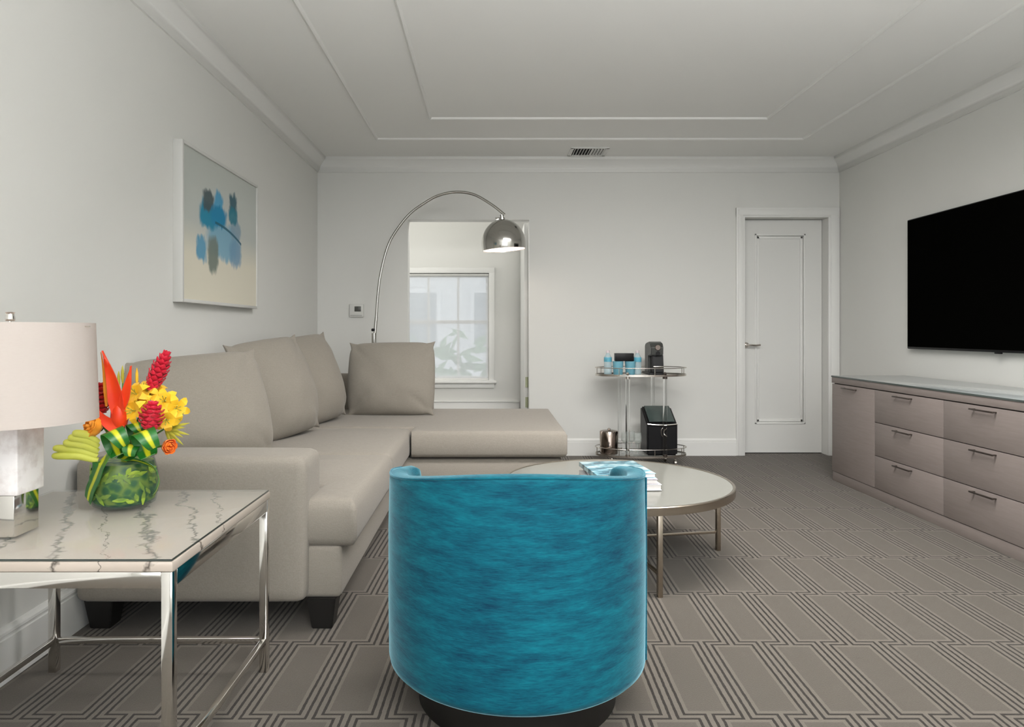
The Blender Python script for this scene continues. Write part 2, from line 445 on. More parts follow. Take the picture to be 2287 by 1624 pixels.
# side room walls
WX0, WX1, WZ0, WZ1 = -.915, -.013, .575, 1.635
b = nb()
box(b, -2.3, WX0, AY, AY+.12, 0, CZ); box(b, WX1, 1.2, AY, AY+.12, 0, CZ)
box(b, WX0, WX1, AY, AY+.12, 0, WZ0); box(b, WX0, WX1, AY, AY+.12, WZ1, CZ)
struct('wall_side_room', b, 'wall')
struct('wall_side_room_left', box(nb(), -2.3, -2.2, RY1+T, AY, 0, CZ), 'wall')
struct('wall_side_room_right', box(nb(), 1.2, 1.3, RY1+T, AY, 0, CZ), 'wall')
struct('wall_side_room_front', box(nb(), -2.3, RX0-.12, RY1+.01, RY1+T, 0, CZ), 'wall')
# tall pale base trim under that window
b = nb(); box(b, -2.2, .29, AY-.02, AY, 0, .36, .004); box(b, -2.2, .29, AY-.03, AY, .36, .375, .004)
struct('baseboard_side_room', b, 'trim')
# crown moulding
def sweep_wall(prof, side):     # profile (offset, z) swept along a wall between mitred corners
    b = nb(); L = []
    for o, z in prof:
        if side == 'left': a, c = (RX0+o, RY0+o, z), (RX0+o, RY1-o, z)
        if side == 'right': a, c = (RX1-o, RY0+o, z), (RX1-o, RY1-o, z)
        if side == 'back': a, c = (RX0+o, RY1-o, z), (RX1-o, RY1-o, z)
        if side == 'rear': a, c = (RX0+o, RY0+o, z), (RX1-o, RY0+o, z)
        L.append((b.verts.new(a), b.verts.new(c)))
    n = len(L)
    for i in range(n): b.faces.new((L[i][0], L[i][1], L[(i+1) % n][1], L[(i+1) % n][0]))
    b.faces.new([q[0] for q in L]); b.faces.new([q[1] for q in L][::-1])
    return b
crown = [(0, 2.415), (.010, 2.415), (.014, 2.425), (.022, 2.432), (.026, 2.445), (.034, 2.462), (.048, 2.480), (.064, 2.492), (.070, 2.500), (.082, 2.504), (.088, 2.515), (.092, 2.53), (0, 2.53)]
for i, s in enumerate(('left', 'right', 'back', 'rear')):
    o = struct('trim_%d' % (i+1), sweep_wall(crown, s), 'trim', ang=50)
# ceiling ridge mouldings: two concentric rectangles
def ridge(x0, x1, y0, y1, w=.024, h=.014):
    b = nb(); prof = [(-w/2, 0), (-w/2+.004, -h*.7), (0, -h), (w/2-.004, -h*.7), (w/2, 0)]
    R = []
    for o, dz in prof:
        R.append([b.verts.new(p) for p in ((x0+o, y0+o, CZ+dz), (x1-o, y0+o, CZ+dz), (x1-o, y1-o, CZ+dz), (x0+o, y1-o, CZ+dz))])
    for i in range(len(R)):
        a, c = R[i], R[(i+1) % len(R)]
        for k in range(4): b.faces.new((a[k], a[(k+1) % 4], c[(k+1) % 4], c[k]))
    return b
struct('trim_5', ridge(-.415, 1.912, -1.4, 4.84), 'trim')
struct('trim_6', ridge(-.865, 2.385, -1.9, 5.355), 'trim')
# baseboards
def bprof(h): return [(0, 0), (.018, 0), (.018, h*.80), (.014, h*.82), (.014, h*.86), (.018, h*.88), (.016, h*.93), (.008, h*.97), (.006, h), (0, h)]
struct('baseboard_left', sweep_wall(bprof(.165), 'left'), 'trim')
struct('baseboard_right', sweep_wall(bprof(.15), 'right'), 'trim')
def base_run(x0, x1, h=.145):
    b = nb(); p = bprof(h); A = [b.verts.new((x0, RY1-o, z)) for o, z in p]; B_ = [b.verts.new((x1, RY1-o, z)) for o, z in p]
    n = len(p)
    for i in range(n): b.faces.new((A[i], B_[i], B_[(i+1) % n], A[(i+1) % n]))
    b.faces.new(A); b.faces.new(B_[::-1]); return b
b = base_run(RX0+.018, OX0); merge(b, base_run(OX1, DX0-.075)); struct('baseboard_back', b, 'trim')

# ------------------------------------------------------------------ closet door
cas = nb()
for x0, x1 in ((DX0-.075, DX0), (DX1, RX1-.004)):
    box(cas, x0, x1, RY1-.016, RY1, 0, DZ+.085, .004)
    box(cas, x0+.018, x1-.018, RY1-.023, RY1-.01, 0, DZ+.067, .005)
box(cas, DX0-.075, RX1-.004, RY1-.017, RY1, DZ, DZ+.085, .004); box(cas, DX0-.057, RX1-.022, RY1-.024, RY1-.01, DZ+.016, DZ+.067, .005)
struct('trim_7', cas, 'trim')
DY = RY1+.10
d1 = nb()
px0, px1, pz0, pz1 = 2.295, 2.735, .255, 1.905
box(d1, DX0+.004, px0, DY, DY+.04, .008, DZ-.004); box(d1, px1, DX1-.004, DY, DY+.04, .008, DZ-.004)
box(d1, px0, px1, DY, DY+.04, .008, pz0); box(d1, px0, px1, DY, DY+.04, pz1, DZ-.004); box(d1, px0, px1, DY+.016, DY+.035, pz0, pz1)
door = struct('door_1', d1, 'doorp')
pm = nb()
for o, w, dy in ((0, .016, -.006), (.020, .022, .006)):
    x0, x1, z0, z1 = px0+o, px1-o, pz0+o, pz1-o
    box(pm, x0, x0+w, DY+dy, DY+.02, z0, z1, .004); box(pm, x1-w, x1, DY+dy, DY+.02, z0, z1, .004)
    box(pm, x0, x1, DY+dy, DY+.02, z0, z0+w, .004); box(pm, x0, x1, DY+dy, DY+.02, z1-w, z1, .004)
struct('panel_moulding', pm, 'trim', door)
hd = nb(); hz = .940
tube(hd, [(2.215, DY, hz), (2.215, DY-.045, hz)], .011); lathe(hd, [(0, 0), (.026, 0), (.026, .008), (0, .008)], mtx=Matrix.Translation((2.215, DY, hz))@Matrix.Rotation(PI/2, 4, 'X'), n=24)
tube(hd, bezier([(2.205, DY-.048, hz+.002), (2.25, DY-.052, hz), (2.29, DY-.050, hz-.002), (2.325, DY-.046, hz+.001)]), .009)
struct('door_handle', hd, 'nickel', door)
b = nb(); box(b, DX0-.001, DX0+.003, DY+.01, RY1+T, 0, DZ); box(b, DX1-.003, DX1+.001, DY+.01, RY1+T, 0, DZ); struct('trim_8', b, 'trim')
struct('wall_closet', box(nb(), DX0-.1, DX1+.1, RY1+T+.02, RY1+T+.05, 0, CZ), 'wall')
# opened door of the side room, folded against the right jamb
d2 = nb(); box(d2, .296, .334, RY1+T+.012, AY-.06, .01, OZ-.01, .002)
d2 = struct('door_2', d2, 'doorp')
hg = nb()
for z in (.44, .615):
    tube(hg, [(.326, RY1+T+.006, z-.045), (.326, RY1+T+.006, z+.045)], .006)
    box(hg, .306, .334, RY1+T+.008, RY1+T+.013, z-.045, z+.045)
struct('door_hinge', hg, pmat('aged_brass', (.40, .42, .28), .4, .1, 20, metal=.5), d2)
b = nb(); box(b, OX1-.004, OX1+.0, RY1+.001, RY1+T, 0, OZ, .001); box(b, OX0, OX0+.004, RY1+.001, RY1+T, 0, OZ, .001); box(b, OX0, OX1, RY1+.001, RY1+T, OZ-.004, OZ, .001)
struct('trim_9', b, 'trim')

# ------------------------------------------------------------------ window in side room
wf = nb(); y0, y1 = AY+.03, AY+.075
for x in (WX0, WX0+.29, WX0+.585, WX1-.03): box(wf, x, x+.03 if x in (WX0, WX1-.03) else x+.022, y0, y1, WZ0, WZ1, .002)
for z, h in ((WZ0, .04), (1.135, .035), (WZ1-.04, .04)): box(wf, WX0, WX1, y0-.004, y1, z, z+h, .002)
win = struct('window_1', wf, 'trim')
cs = nb()
box(cs, WX0-.055, WX0, AY-.018, AY+.02, WZ0-.005, WZ1+.055, .004); box(cs, WX1, WX1+.055, AY-.018, AY+.02, WZ0-.005, WZ1+.055, .004)
box(cs, WX0-.055, WX1+.055, AY-.019, AY+.02, WZ1, WZ1+.055, .004)
struct('window_frame', cs, 'trim', win)
sl = nb(); box(sl, WX0-.075, WX1+.075, AY-.05, AY+.03, WZ0-.028, WZ0-.003, .006, 3); box(sl, WX0-.05, WX1+.05, AY-.02, AY, WZ0-.075, WZ0-.028, .003)
struct('window_sill', sl, 'trim', win)
struct('window_pane', box(nb(), WX0+.01, WX1-.01, AY+.05, AY+.054, WZ0+.01, WZ1-.01), 'pane', win)
bl = Thing('roller_blind', 'sheer white roller blind drawn over the window beyond the opening', 'window blind', (-.464, AY+.015, WZ1))
q = nb(); tube(q, [(WX0+.004, AY+.012, WZ1-.016), (WX1-.004, AY+.012, WZ1-.016)], .014, 16); bl.part('roller', q, 'white')
bl.part('blind_sheet', box(nb(), WX0+.008, WX1-.008, AY+.0245, AY+.0255, WZ0+.02, WZ1-.016), 'sheer')
# outside
M['siding'] = pmat('white_siding', (.80, .81, .83), .8, .04, 2)
M['roof'] = pmat('grey_roof', (.42, .44, .47), .8, .1, 3)
M['extglass'] = pmat('dull_window_glass', (.30, .34, .38), .2, .2, 2)
hs = Thing('neighbouring_house', 'pale neighbouring house with sloping eave seen through the sheer blind', 'house', (-1.5, 12.5, -3.0))
q = nb(); box(q, -5.2, .6, 12.2, 14.5, -3, 3.1)
hs.part('wall', q, 'siding')
q = nb(); R1 = Matrix.Translation((-1.2, 12.0, 2.45))@Matrix.Rotation(-.13, 4, 'Y'); box(q, -3.2, 3.2, -.45, .6, 0, .14, .01, mtx=R1); hs.part('roof', q, 'roof')
for x, z in ((-3.1, .75), (-.35, .75), (-1.7, .75)):
    q = nb(); box(q, x, x+.85, 12.12, 12.2, z, z+1.05, .01); w_ = hs.part('window', q, 'siding')
    q = nb(); box(q, x+.08, x+.77, 12.10, 12.125, z+.08, z+.97); hs.part('pane', q, 'extglass', w_)
q = nb()
random.seed(3)
for i in range(420):
    c = Vector((random.uniform(-3.2, .4), random.uniform(9.6, 10.2), random.uniform(-.05, .95)+random.uniform(0, .12)))
    a = random.uniform(0, 2*PI); e = random.uniform(-.6, .9)
    dv = Vector((math.cos(a)*math.cos(e), math.sin(a)*math.cos(e), math.sin(e)))*.14
    blade(q, [c-dv, c, c+dv], [.01, .10, .01], (random.random()-.5, -1, random.random()), .002)
hdg = solo('garden_hedge', q, pmat('hedge_leaf', (.17, .30, .17), .6, .4, 3), 'leafy green hedge outside the far window, behind the sheer blind', 'hedge', (-1.4, 9.9, -.3))
struct('ground_outside', box(nb(), -8, 6, 7.3, 18, -3.2, -3.0), pmat('paving', (.45, .45, .44), .9, .1, 1))
q = nb(); box(q, -3.6, .8, 9.4, 10.4, -3.0, -.26, .02); solo('garden_planter_wall', q, 'siding', 'pale raised garden wall under the hedge outside the window', 'garden wall', (-1.4, 9.9, -3.0))

# ------------------------------------------------------------------ thermostat, vent
th = Thing('thermostat', 'small white wall thermostat with dark display left of the arc lamp', 'thermostat', (-1.133, RY1, 1.16))
th.part('housing', box(nb(), -1.200, -1.078, RY1-.022, RY1, 1.180, 1.292, .006, 3), 'white')
th.part('display', box(nb(), -1.155, -1.100, RY1-.025, RY1-.02, 1.228, 1.272, .002), pmat('lcd', (.09, .09, .08), .3, .1, 10))
q = nb(); box(q, -1.19, -1.09, RY1-.025, RY1-.02, 1.190, 1.198, .001); th.part('button_strip', q, pmat('grey_plastic', (.45, .45, .43), .5, .1, 10))
vt = Thing('ceiling_vent', 'white slatted air vent with dark gaps in the ceiling near the far wall', 'air vent', (.80, 5.74, CZ-.012))
q = nb(); box(q, .645, .955, 5.605, 5.632, CZ-.009, CZ, .002); box(q, .645, .955, 5.848, 5.875, CZ-.009, CZ, .002); box(q, .645, .672, 5.61, 5.87, CZ-.009, CZ, .002); box(q, .928, .955, 5.61, 5.87, CZ-.009, CZ, .002)
vt.part('frame', q, 'trim')
vt.part('backing', box(nb(), .67, .93, 5.63, 5.85, CZ-.0015, CZ+.0), pmat('duct_dark', (.02, .02, .02), .9, .1, 5))
for i in range(11):
    x = .683+i*.0236; q = nb()
    ang = .75 if i < 6 else -.75
    box(q, -.0008, .0008, 5.63, 5.85, -.008, .008, mtx=Matrix.Translation((x, 0, CZ-.009))@Matrix.Rotation(ang, 4, 'Y')); vt.part('slat', q, 'trim')

# ------------------------------------------------------------------ framed art on the left wall
AX = -1.428; ay0, ay1, az0, az1 = 3.264, 4.325, 1.197, 1.955
art = Thing('framed_art', 'framed abstract print of blue and grey brush strokes on the left wall', 'framed picture', (RX0, 3.795, az0))
q = nb(); fw = .016
box(q, RX0, AX, ay0, ay0+fw, az0, az1, .002); box(q, RX0, AX, ay1-fw, ay1, az0, az1, .002)
box(q, RX0, AX, ay0+fw, ay1-fw, az0, az0+fw, .002); box(q, RX0, AX, ay0+fw, ay1-fw, az1-fw, az1, .002)
art.part('frame', q, pmat('white_frame', (.60, .60, .575), .35, .02, 5))
art.part('backing', box(nb(), RX0+.002, RX0+.012, ay0+.004, ay1-.004, az0+.004, az1-.004), 'gap')
def artmat():
    m = mat('abstract_print', (.6, .6, .55), .55, 0, .3); t = NT(m); b = t.n['Principled BSDF']
    v = t.geo(); x, y, z = t.xyz(v)
    ny = t.math('MULTIPLY', t.math('SUBTRACT', t.noise(v, 13, 3), .5), .07)
    nz = t.math('MULTIPLY', t.math('SUBTRACT', t.noise(t.scl(v, (1, 1.3, .6)), 19, 3), .5), .09)
    y2 = t.math('ADD', y, ny); z2 = t.math('ADD', z, nz)
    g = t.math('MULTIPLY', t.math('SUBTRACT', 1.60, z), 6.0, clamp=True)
    c = t.mix(g, (.50, .53, .50), (.70, .665, .55))  # grey-to-cream blend: reflection on the glazing painted into the print
    def conv(zx, zy, hw, hh):
        X = 360+zx/3.69; Y = 280+zy/3.69; d = 1.430*FPX/(VX-X)
        X2 = X+hw/3.69; d2 = 1.430*FPX/(VX-X2)
        return d, CH-(Y-VY)/FPX*d, (d2-d), hh/3.69/FPX*d
    for zx, zy, hw, hh, col, op in (
        (520, 960, 115, 150, (112, 165, 190), .9), (620, 1060, 45, 115, (110, 150, 178), .9), (345, 1020, 42, 100, (85, 152, 185), .95),
        (440, 1070, 42, 150, (112, 124, 116), .95), (620, 870, 38, 80, (125, 152, 170), .85), (395, 740, 65, 110, (20, 132, 165), 1.),
        (400, 620, 42, 85, (66, 84, 88), .95), (480, 640, 36, 90, (70, 155, 195), .95), (485, 755, 60, 80, (0, 128, 172), 1.),
        (598, 650, 32, 85, (50, 92, 106), .97), (602, 750, 38, 70, (25, 118, 138), .95)):
        cy, cz, ry, rz = conv(zx, zy, hw, hh)
        dy = t.math('DIVIDE', t.math('SUBTRACT', y2, cy), ry); dz = t.math('DIVIDE', t.math('SUBTRACT', z2, cz), rz)
        r = t.math('ADD', t.math('POWER', t.math('ABSOLUTE', dy), 3.0), t.math('POWER', t.math('ABSOLUTE', dz), 3.0))
        k = t.math('MULTIPLY', t.math('SUBTRACT', 1.5, r), .95, clamp=True)
        c = t.mix(t.math('MULTIPLY', k, op), c, s2l(col))
    # stem
    ya, za, _, _ = conv(455, 800, 1, 1); yb, zb, _, _ = conv(668, 985, 1, 1)
    L = math.hypot(yb-ya, zb-za); ux, uz = (yb-ya)/L, (zb-za)/L
    py = t.math('SUBTRACT', y, ya); pz = t.math('SUBTRACT', z, za)
    al = t.math('DIVIDE', t.math('ADD', t.math('MULTIPLY', py, ux), t.math('MULTIPLY', pz, uz)), L)
    ac = t.math('ADD', t.math('MULTIPLY', py, -uz), t.math('MULTIPLY', pz, ux))
    bow = t.math('MULTIPLY', t.math('MULTIPLY', al, t.math('SUBTRACT', 1.0, al)), .06)
    k = t.math('MULTIPLY', t.math('LESS_THAN', t.math('ABSOLUTE', t.math('SUBTRACT', ac, bow)), .007), t.math('MULTIPLY', t.math('GREATER_THAN', al, 0.0), t.math('LESS_THAN', al, 1.0)))
    c = t.mix(t.math('MULTIPLY', k, .9), c, s2l((12, 88, 108)))
    t.lk(c, b.inputs['Base Color']); return m
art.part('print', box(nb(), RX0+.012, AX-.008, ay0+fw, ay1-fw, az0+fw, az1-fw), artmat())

# ------------------------------------------------------------------ television
tv = Thing('television', 'large wall mounted flat black television above the taupe dresser', 'television', (RX1, 4.08, .937))
tv.part('casing', box(nb(), 2.935, RX1-.012, 3.25, 4.95, .937, 1.842, .006), 'black')
tv.part('screen', box(nb(), 2.931, 2.936, 3.262, 4.938, .952, 1.834), 'screen')
q = nb(); box(q, 2.928, 2.942, 4.035, 4.085, .929, .939, .002); tv.part('sensor_tab', q, 'black')
q = nb(); box(q, RX1-.013, RX1-.0005, 3.8, 4.4, 1.1, 1.6); tv.part('wall_bracket', q, 'black')

# ------------------------------------------------------------------ dresser
DXF = 2.435; DTH = .019
ys = [5.01, 4.455, 3.778, 3.101, 2.546]
dr = Thing('dresser', 'long taupe laminate media dresser with glass top along the right wall', 'dresser', (2.7, 3.78, 0))
q = nb(); box(q, DXF+.02, RX1-.02, ys[-1], ys[0], .062, .700); dr.part('body', q, 'laminate')
q = nb(); box(q, DXF+.004, RX1-.02, ys[-1]+.004, ys[0]-.004, 0, .065, .001); dr.part('plinth', q, 'laminate')
q = nb(); box(q, DXF-.001, RX1-.02, ys[-1]-.003, ys[0]+.003, .694, .736, .0015); dr.part('top_slab', q, 'laminate')
q = nb(); box(q, DXF-.003, RX1-.02, ys[-1]-.004, ys[0]+.004, .7365, .7455, .0015); dr.part('glass_top', q, 'glasstop', label='pale grey glass sheet over the top')
q = nb(); box(q, DXF-.004, DXF-.001, ys[-1]-.004, ys[0]+.004, .7350, .7445); dr.part('glass_edge', q, pmat('dark_glass_edge', (.06, .075, .07), .2, .1, 5), label='dark glass edge')
q = nb(); box(q, DXF+.018, DXF+.0205, ys[-1]+.002, ys[0]-.002, .066, .695); dr.part('reveal', q, 'gap')
def front(y0, y1, z0, z1, kind):
    g = .0022
    q = nb(); box(q, DXF, DXF+.0185, y1+g, y0-g, z0+g, z1-g, .0012)
    f = dr.part(kind, q, 'laminate')
    c = (y0+y1)/2+.02; z = z1-.020; q = nb()
    box(q, DXF-.026, DXF-.018, c-.085, c+.085, z-.005, z+.003, .0015)
    for s in (-.075, .075): box(q, DXF-.022, DXF, c+s-.005, c+s+.005, z-.004, z+.002, .001)
    dr.part('handle', q, 'handle', f)
front(ys[0], ys[1], .067, .690, 'door')
for k in (1, 2):
    for z0, z1 in ((.067, .274), (.274, .484), (.484, .690)): front(ys[k], ys[k+1], z0, z1, 'drawer')
front(ys[3], ys[4], .067, .690, 'door')

# ------------------------------------------------------------------ sectional sofa
so = Thing('sectional_sofa', 'large beige L shaped sectional sofa with a chaise against the left wall', 'sofa', (-.8, 3.9, 0))
q = nb(); prism(q, [(-1.455, 2.50), (-.53, 2.50), (-.53, 4.19), (.435, 4.19), (.435, 5.40), (-1.455, 5.40)], .108, .300, .022, 3); so.part('base', q, 'sofa')
q = nb(); rbox(q, -1.455, -.645, 2.45, 2.685, .108, .618, .034, .006, 14); so.part('armrest', q, 'sofa')
q = nb(); rbox(q, -1.455, -1.37, 2.68, 5.40, .28, .74, .04, .0, 10); so.part('backrest', q, 'sofa')
q = nb(); rbox(q, -1.37, -.43, 5.30, 5.40, .28, .74, .04, .0, 10); so.part('backrest', q, 'sofa')
def seat_poly(pts, z0, z1, r, puff):
    b = nb(); prism(b, pts, z0, z1, r, 5)
    return b
q = nb()                                    # first cushion: T shaped, its toe wraps round the armrest
n = 34; X0, X1, Y0, Y1 = -1.36, -.475, 2.49, 3.415
toe_x, toe_y, r = -.672, 2.70, .048
def sd(x, y):                                # distance inside the outline
    a = min(x-X0, X1-x, y-toe_y, Y1-y)
    b_ = min(x-toe_x, X1-x, y-Y0, Y1-y)
    return max(a, b_)
def softslab(sd, X0, X1, Y0, Y1, z0, z1, r, puff, step=.0125):
    b = nb(); nx = int((X1-X0)/step)+1; ny = int((Y1-Y0)/step)+1
    top, bot = {}, {}
    for i in range(nx+1):
        for j in range(ny+1):
            x = X0+(X1-X0)*i/nx; y = Y0+(Y1-Y0)*j/ny; d = sd(x, y)
            if d < -1e-6: continue
            h = math.sqrt(max(0, 1-(1-max(0, min(d, r))/r)**2)); pf = puff*max(0, min(1, d/.22))**.6
            mid = (z0+z1)/2; side = r
            zt = z1-side+side*h+pf; zb = z0+side-side*h
            top[i, j] = b.verts.new((x, y, zt)); bot[i, j] = b.verts.new((x, y, zb))
    for i in range(nx):
        for j in range(ny):
            ks = [(i, j), (i+1, j), (i+1, j+1), (i, j+1)]
            if all(k in top for k in ks):
                b.faces.new([top[k] for k in ks]); b.faces.new([bot[k] for k in ks][::-1])
    inv_t = {v: k for k, v in top.items()}
    for e in [e for e in b.edges if len(e.link_faces) == 1]:
        a, c = e.verts
        if a in inv_t and c in inv_t:
            b.faces.new((a, c, bot[inv_t[c]], bot[inv_t[a]]))
    return b
so.part('seat_cushion', softslab(sd, X0, X1, Y0, Y1, .292, .458, .034, .020), 'sofa', ang=60)
q = nb(); rbox(q, -1.36, -.482, 3.42, 4.335, .298, .462, .036, .014, 18, .004); so.part('seat_cushion', q, 'sofa', ang=60)
# chaise cushion (L shaped around the corner)
def sdc(x, y):
    a = min(x+1.36, .455-x, y-4.34, 5.385-y); b_ = min(x+.478, .455-x, y-4.15, 5.385-y); return max(a, b_)
so.part('seat_cushion', softslab(sdc, -1.36, .455, 4.15, 5.385, .312, .468, .024, .006, .014), 'sofa', ang=60)
for lx, ly in ((-1.39, 2.54), (-.60, 2.54), (-.60, 4.26), (.37, 4.26), (-1.39, 5.33), (.37, 5.33)):
    q = nb(); bm_ = nb(); bmesh.ops.create_cube(bm_, size=1)
    for v in bm_.verts:
        w_ = .052 if v.co.z > 0 else .036
        v.co = Vector((lx+2*v.co.x*w_, ly+2*v.co.y*w_, .0 if v.co.z < 0 else .112))
    bmesh.ops.bevel(bm_, geom=bm_.edges[:], offset=.003, segments=2, affect='EDGES'); merge(q, bm_)
    so.part('leg', q, 'blackleg')
# loose back pillows
def pillow_bm(w, h, t, seed):
    b = nb(); n = 34; F, K = {}, {}; rnd = random.Random(seed); off = Vector((rnd.random()*9, rnd.random()*9, seed)); p = 9.
    for i in range(n+1):
        for j in range(n+1):
            u = math.sin((i/n*2-1)*PI/2); v = math.sin((j/n*2-1)*PI/2)
            m = max(abs(u), abs(v)); k = m/((abs(u)**p+abs(v)**p)**(1/p)) if m > 1e-6 else 1
            ear = max(0, min(abs(u), abs(v))-.86)/.14
            f = k*(1-ear)+ear*1.035
            x = w/2*u*f*(1+.035*(1-v*v)); z = h/2*v*f*(1+.02*(1-u*u))
            th_ = t/2*(max(0, 1-u*u)**.5)*(max(0, 1-v*v)**.5)*(1.06-.26*v)
            e4 = (1-u**8)*(1-v**8)
            nz_ = noise.noise(Vector((u*2.0, v*2.0, 0))+off)*.014*e4
            ang_ = math.atan2(v, u); rad = math.hypot(u, v)
            nz_ += math.sin(ang_*22+off.x)*.0025*max(0, rad-.75)*e4*3
            nz_ += noise.noise(Vector((u*6, v*3, 3))+off)*.003*e4
            F[i, j] = b.verts.new((x, -(th_+nz_+.004), z)); K[i, j] = b.verts.new((x, (th_+.004)*.7, z))
    for i in range(n):
        for j in range(n):
            ks = [(i, j), (i+1, j), (i+1, j+1), (i, j+1)]
            b.faces.new([F[k] for k in ks]); b.faces.new([K[k] for k in ks][::-1])
    ring = [(i, 0) for i in range(n)]+[(n, j) for j in range(n)]+[(i, n) for i in range(n, 0, -1)]+[(0, j) for j in range(n, 0, -1)]
    for a, c in zip(ring, ring[1:]+ring[:1]): b.faces.new((F[a], K[a], K[c], F[c]))
    return b
def pillow(w, h, t, seed, loc, yaw, lean, label, roll=0.):
    b = pillow_bm(w, h, t, seed)
    bmesh.ops.translate(b, vec=(0, 0, h/2), verts=b.verts)
    bmesh.ops.transform(b, matrix=Matrix.Rotation(yaw, 4, 'Z')@Matrix.Rotation(-lean, 4, 'X')@Matrix.Rotation(roll, 4, 'Y'), verts=b.verts)
    me_loc = Vector(loc)
    bmesh.ops.translate(b, vec=me_loc, verts=b.verts)
    return solo('back_cushion', b, 'pillow', label, 'cushion', loc, 'loose back cushions on the sofa', ang=70)
R = math.radians
pillow(.58, .49, .30, 1, (-1.185, 2.99, .478), R(46), R(15), 'wide beige back cushion nearest the flowers, above the sofa armrest', R(-4))
pillow(.52, .545, .29, 2, (-1.125, 3.88, .480), R(62), R(14), 'beige back cushion, second from the armrest along the left wall', R(-6))
pillow(.50, .56, .28, 3, (-1.085, 4.50, .480), R(64), R(14), 'beige back cushion in the sofa corner, third from the armrest', R(-6))
pillow(.60, .515, .24, 4, (-.70, 4.93, .472), R(-3), R(13), 'squarish beige back cushion facing the camera on the chaise end', R(-1))

# ------------------------------------------------------------------ teal barrel chair
cx, cy = .078, 2.07; RO, RI = .372, .316
ch = Thing('barrel_chair', 'teal velvet barrel chair with its curved back to the camera', 'armchair', (cx, cy, 0))
b = nb(); secs = []; NTH = 88; A0 = R(118)
for i in range(NTH+1):
    th_ = -A0+2*A0*i/NTH; a = abs(th_)
    zt = .706-.052*math.sin(min(a, PI/2))**2-(.022*max(0, a-PI/2)/(A0-PI/2))
    ease = min(1, (A0-a)/R(10)); er = math.sqrt(max(0.02, 1-(1-ease)**2))
    ro = (RO+RI)/2+(RO-RI)/2*er; ri = (RO+RI)/2-(RO-RI)/2*er; zt -= (1-er)*.03
    prof = [(ro-.030, .118), (ro-.012, .121), (ro-.003, .130), (ro, .145), (ro+.002, .30), (ro+.002, .50), (ro-.001, zt-.02), (ro-.002, zt-.006), (ro-.005, zt-.001), (ro-.012, zt),
            ((ro+ri)/2, zt+.004), (ri+.012, zt), (ri+.004, zt-.004), (ri+.001, zt-.02), (ri-.002, .45), (ri, .13), (ri+.02, .118)]
    secs.append([b.verts.new((cx+r_*math.sin(th_), cy-r_*math.cos(th_), z)) for r_, z in prof])
n = len(secs[0])
for i in range(NTH):
    for k in range(n): b.faces.new((secs[i][k], secs[i+1][k], secs[i+1][(k+1) % n], secs[i][(k+1) % n]))
b.faces.new(secs[0]); b.faces.new(secs[-1][::-1])
ch.part('shell', b, 'velvet', ang=55)
q = nb()
for sgn in (1,):
    a = R(71)*sgn; pts = [(cx+(RO+.002)*math.sin(a), cy-(RO+.002)*math.cos(a), z) for z in (.15, .3, .5, .655)]
    tube(q, pts, .0028, 8)
ch.part('seam', q, 'velvet')
q = nb()
tube(q, [(cx+(RO-.004)*math.sin(-A0+.2+(2*A0-.4)*i/60), cy-(RO-.004)*math.cos(-A0+.2+(2*A0-.4)*i/60), .704-.052*math.sin(min(abs(-A0+.2+(2*A0-.4)*i/60), PI/2))**2-(.022*max(0, abs(-A0+.2+(2*A0-.4)*i/60)-PI/2)/(A0-PI/2))) for i in range(61)], .0035, 8); ch.part('piping', q, 'velvet')
q = nb(); lathe(q, [(0, .13), (.28, .13), (.345, .15), (.345, .22), (.30, .24), (0, .24)], cx, cy, 64); ch.part('seat_deck', q, 'velvet')
q = nb(); lathe(q, [(0, .24), (.25, .24), (.285, .26), (.292, .33), (.285, .39), (.25, .415), (0, .43)], cx, cy+.03, 64); ch.part('seat_cushion', q, 'velvet')
q = nb(); lathe(q, [(0, 0), (.283, 0), (.287, .006), (.287, .10), (.27, .118), (0, .135)], cx, cy, 72); ch.part('swivel_base', q, 'blackleg', label='round black swivel base')

# ------------------------------------------------------------------ round coffee table
tx, ty, tr, tz = .595, 3.31, .53, .36
ct = Thing('coffee_table', 'round coffee table with pale glass top and thin champagne metal rim', 'coffee table', (tx, ty, 0))
q = nb(); lathe(q, [(tr-.012, tz-.034), (tr, tz-.033), (tr+.001, tz-.001), (tr-.003, tz+.002), (tr-.012, tz+.002)], tx, ty, 96, close=True); ct.part('rim', q, 'champagne')
q = nb(); lathe(q, [(0, tz-.012), (tr-.0125, tz-.012), (tr-.0125, tz-.0005), (0, tz-.0005)], tx, ty, 96); ct.part('glass_top', q, 'tableglass')
la = [R(-81), R(10), R(99), R(190)]
for a in la:
    q = nb(); lx, ly = tx+(tr-.016)*math.cos(a), ty+(tr-.016)*math.sin(a)
    box(q, -.010, .010, -.010, .010, 0, tz-.03, .0015, mtx=Matrix.Translation((lx, ly, 0))@Matrix.Rotation(a, 4, 'Z')); ct.part('leg', q, 'champagne')
for k in (0, 1):
    q = nb(); a = la[k]
    box(q, -(tr-.02), (tr-.02), -.006, .006, .084+.0*k, .096, .001, mtx=Matrix.Translation((tx, ty, 0))@Matrix.Rotation(a, 4, 'Z')); ct.part('stretcher', q, 'champagne')
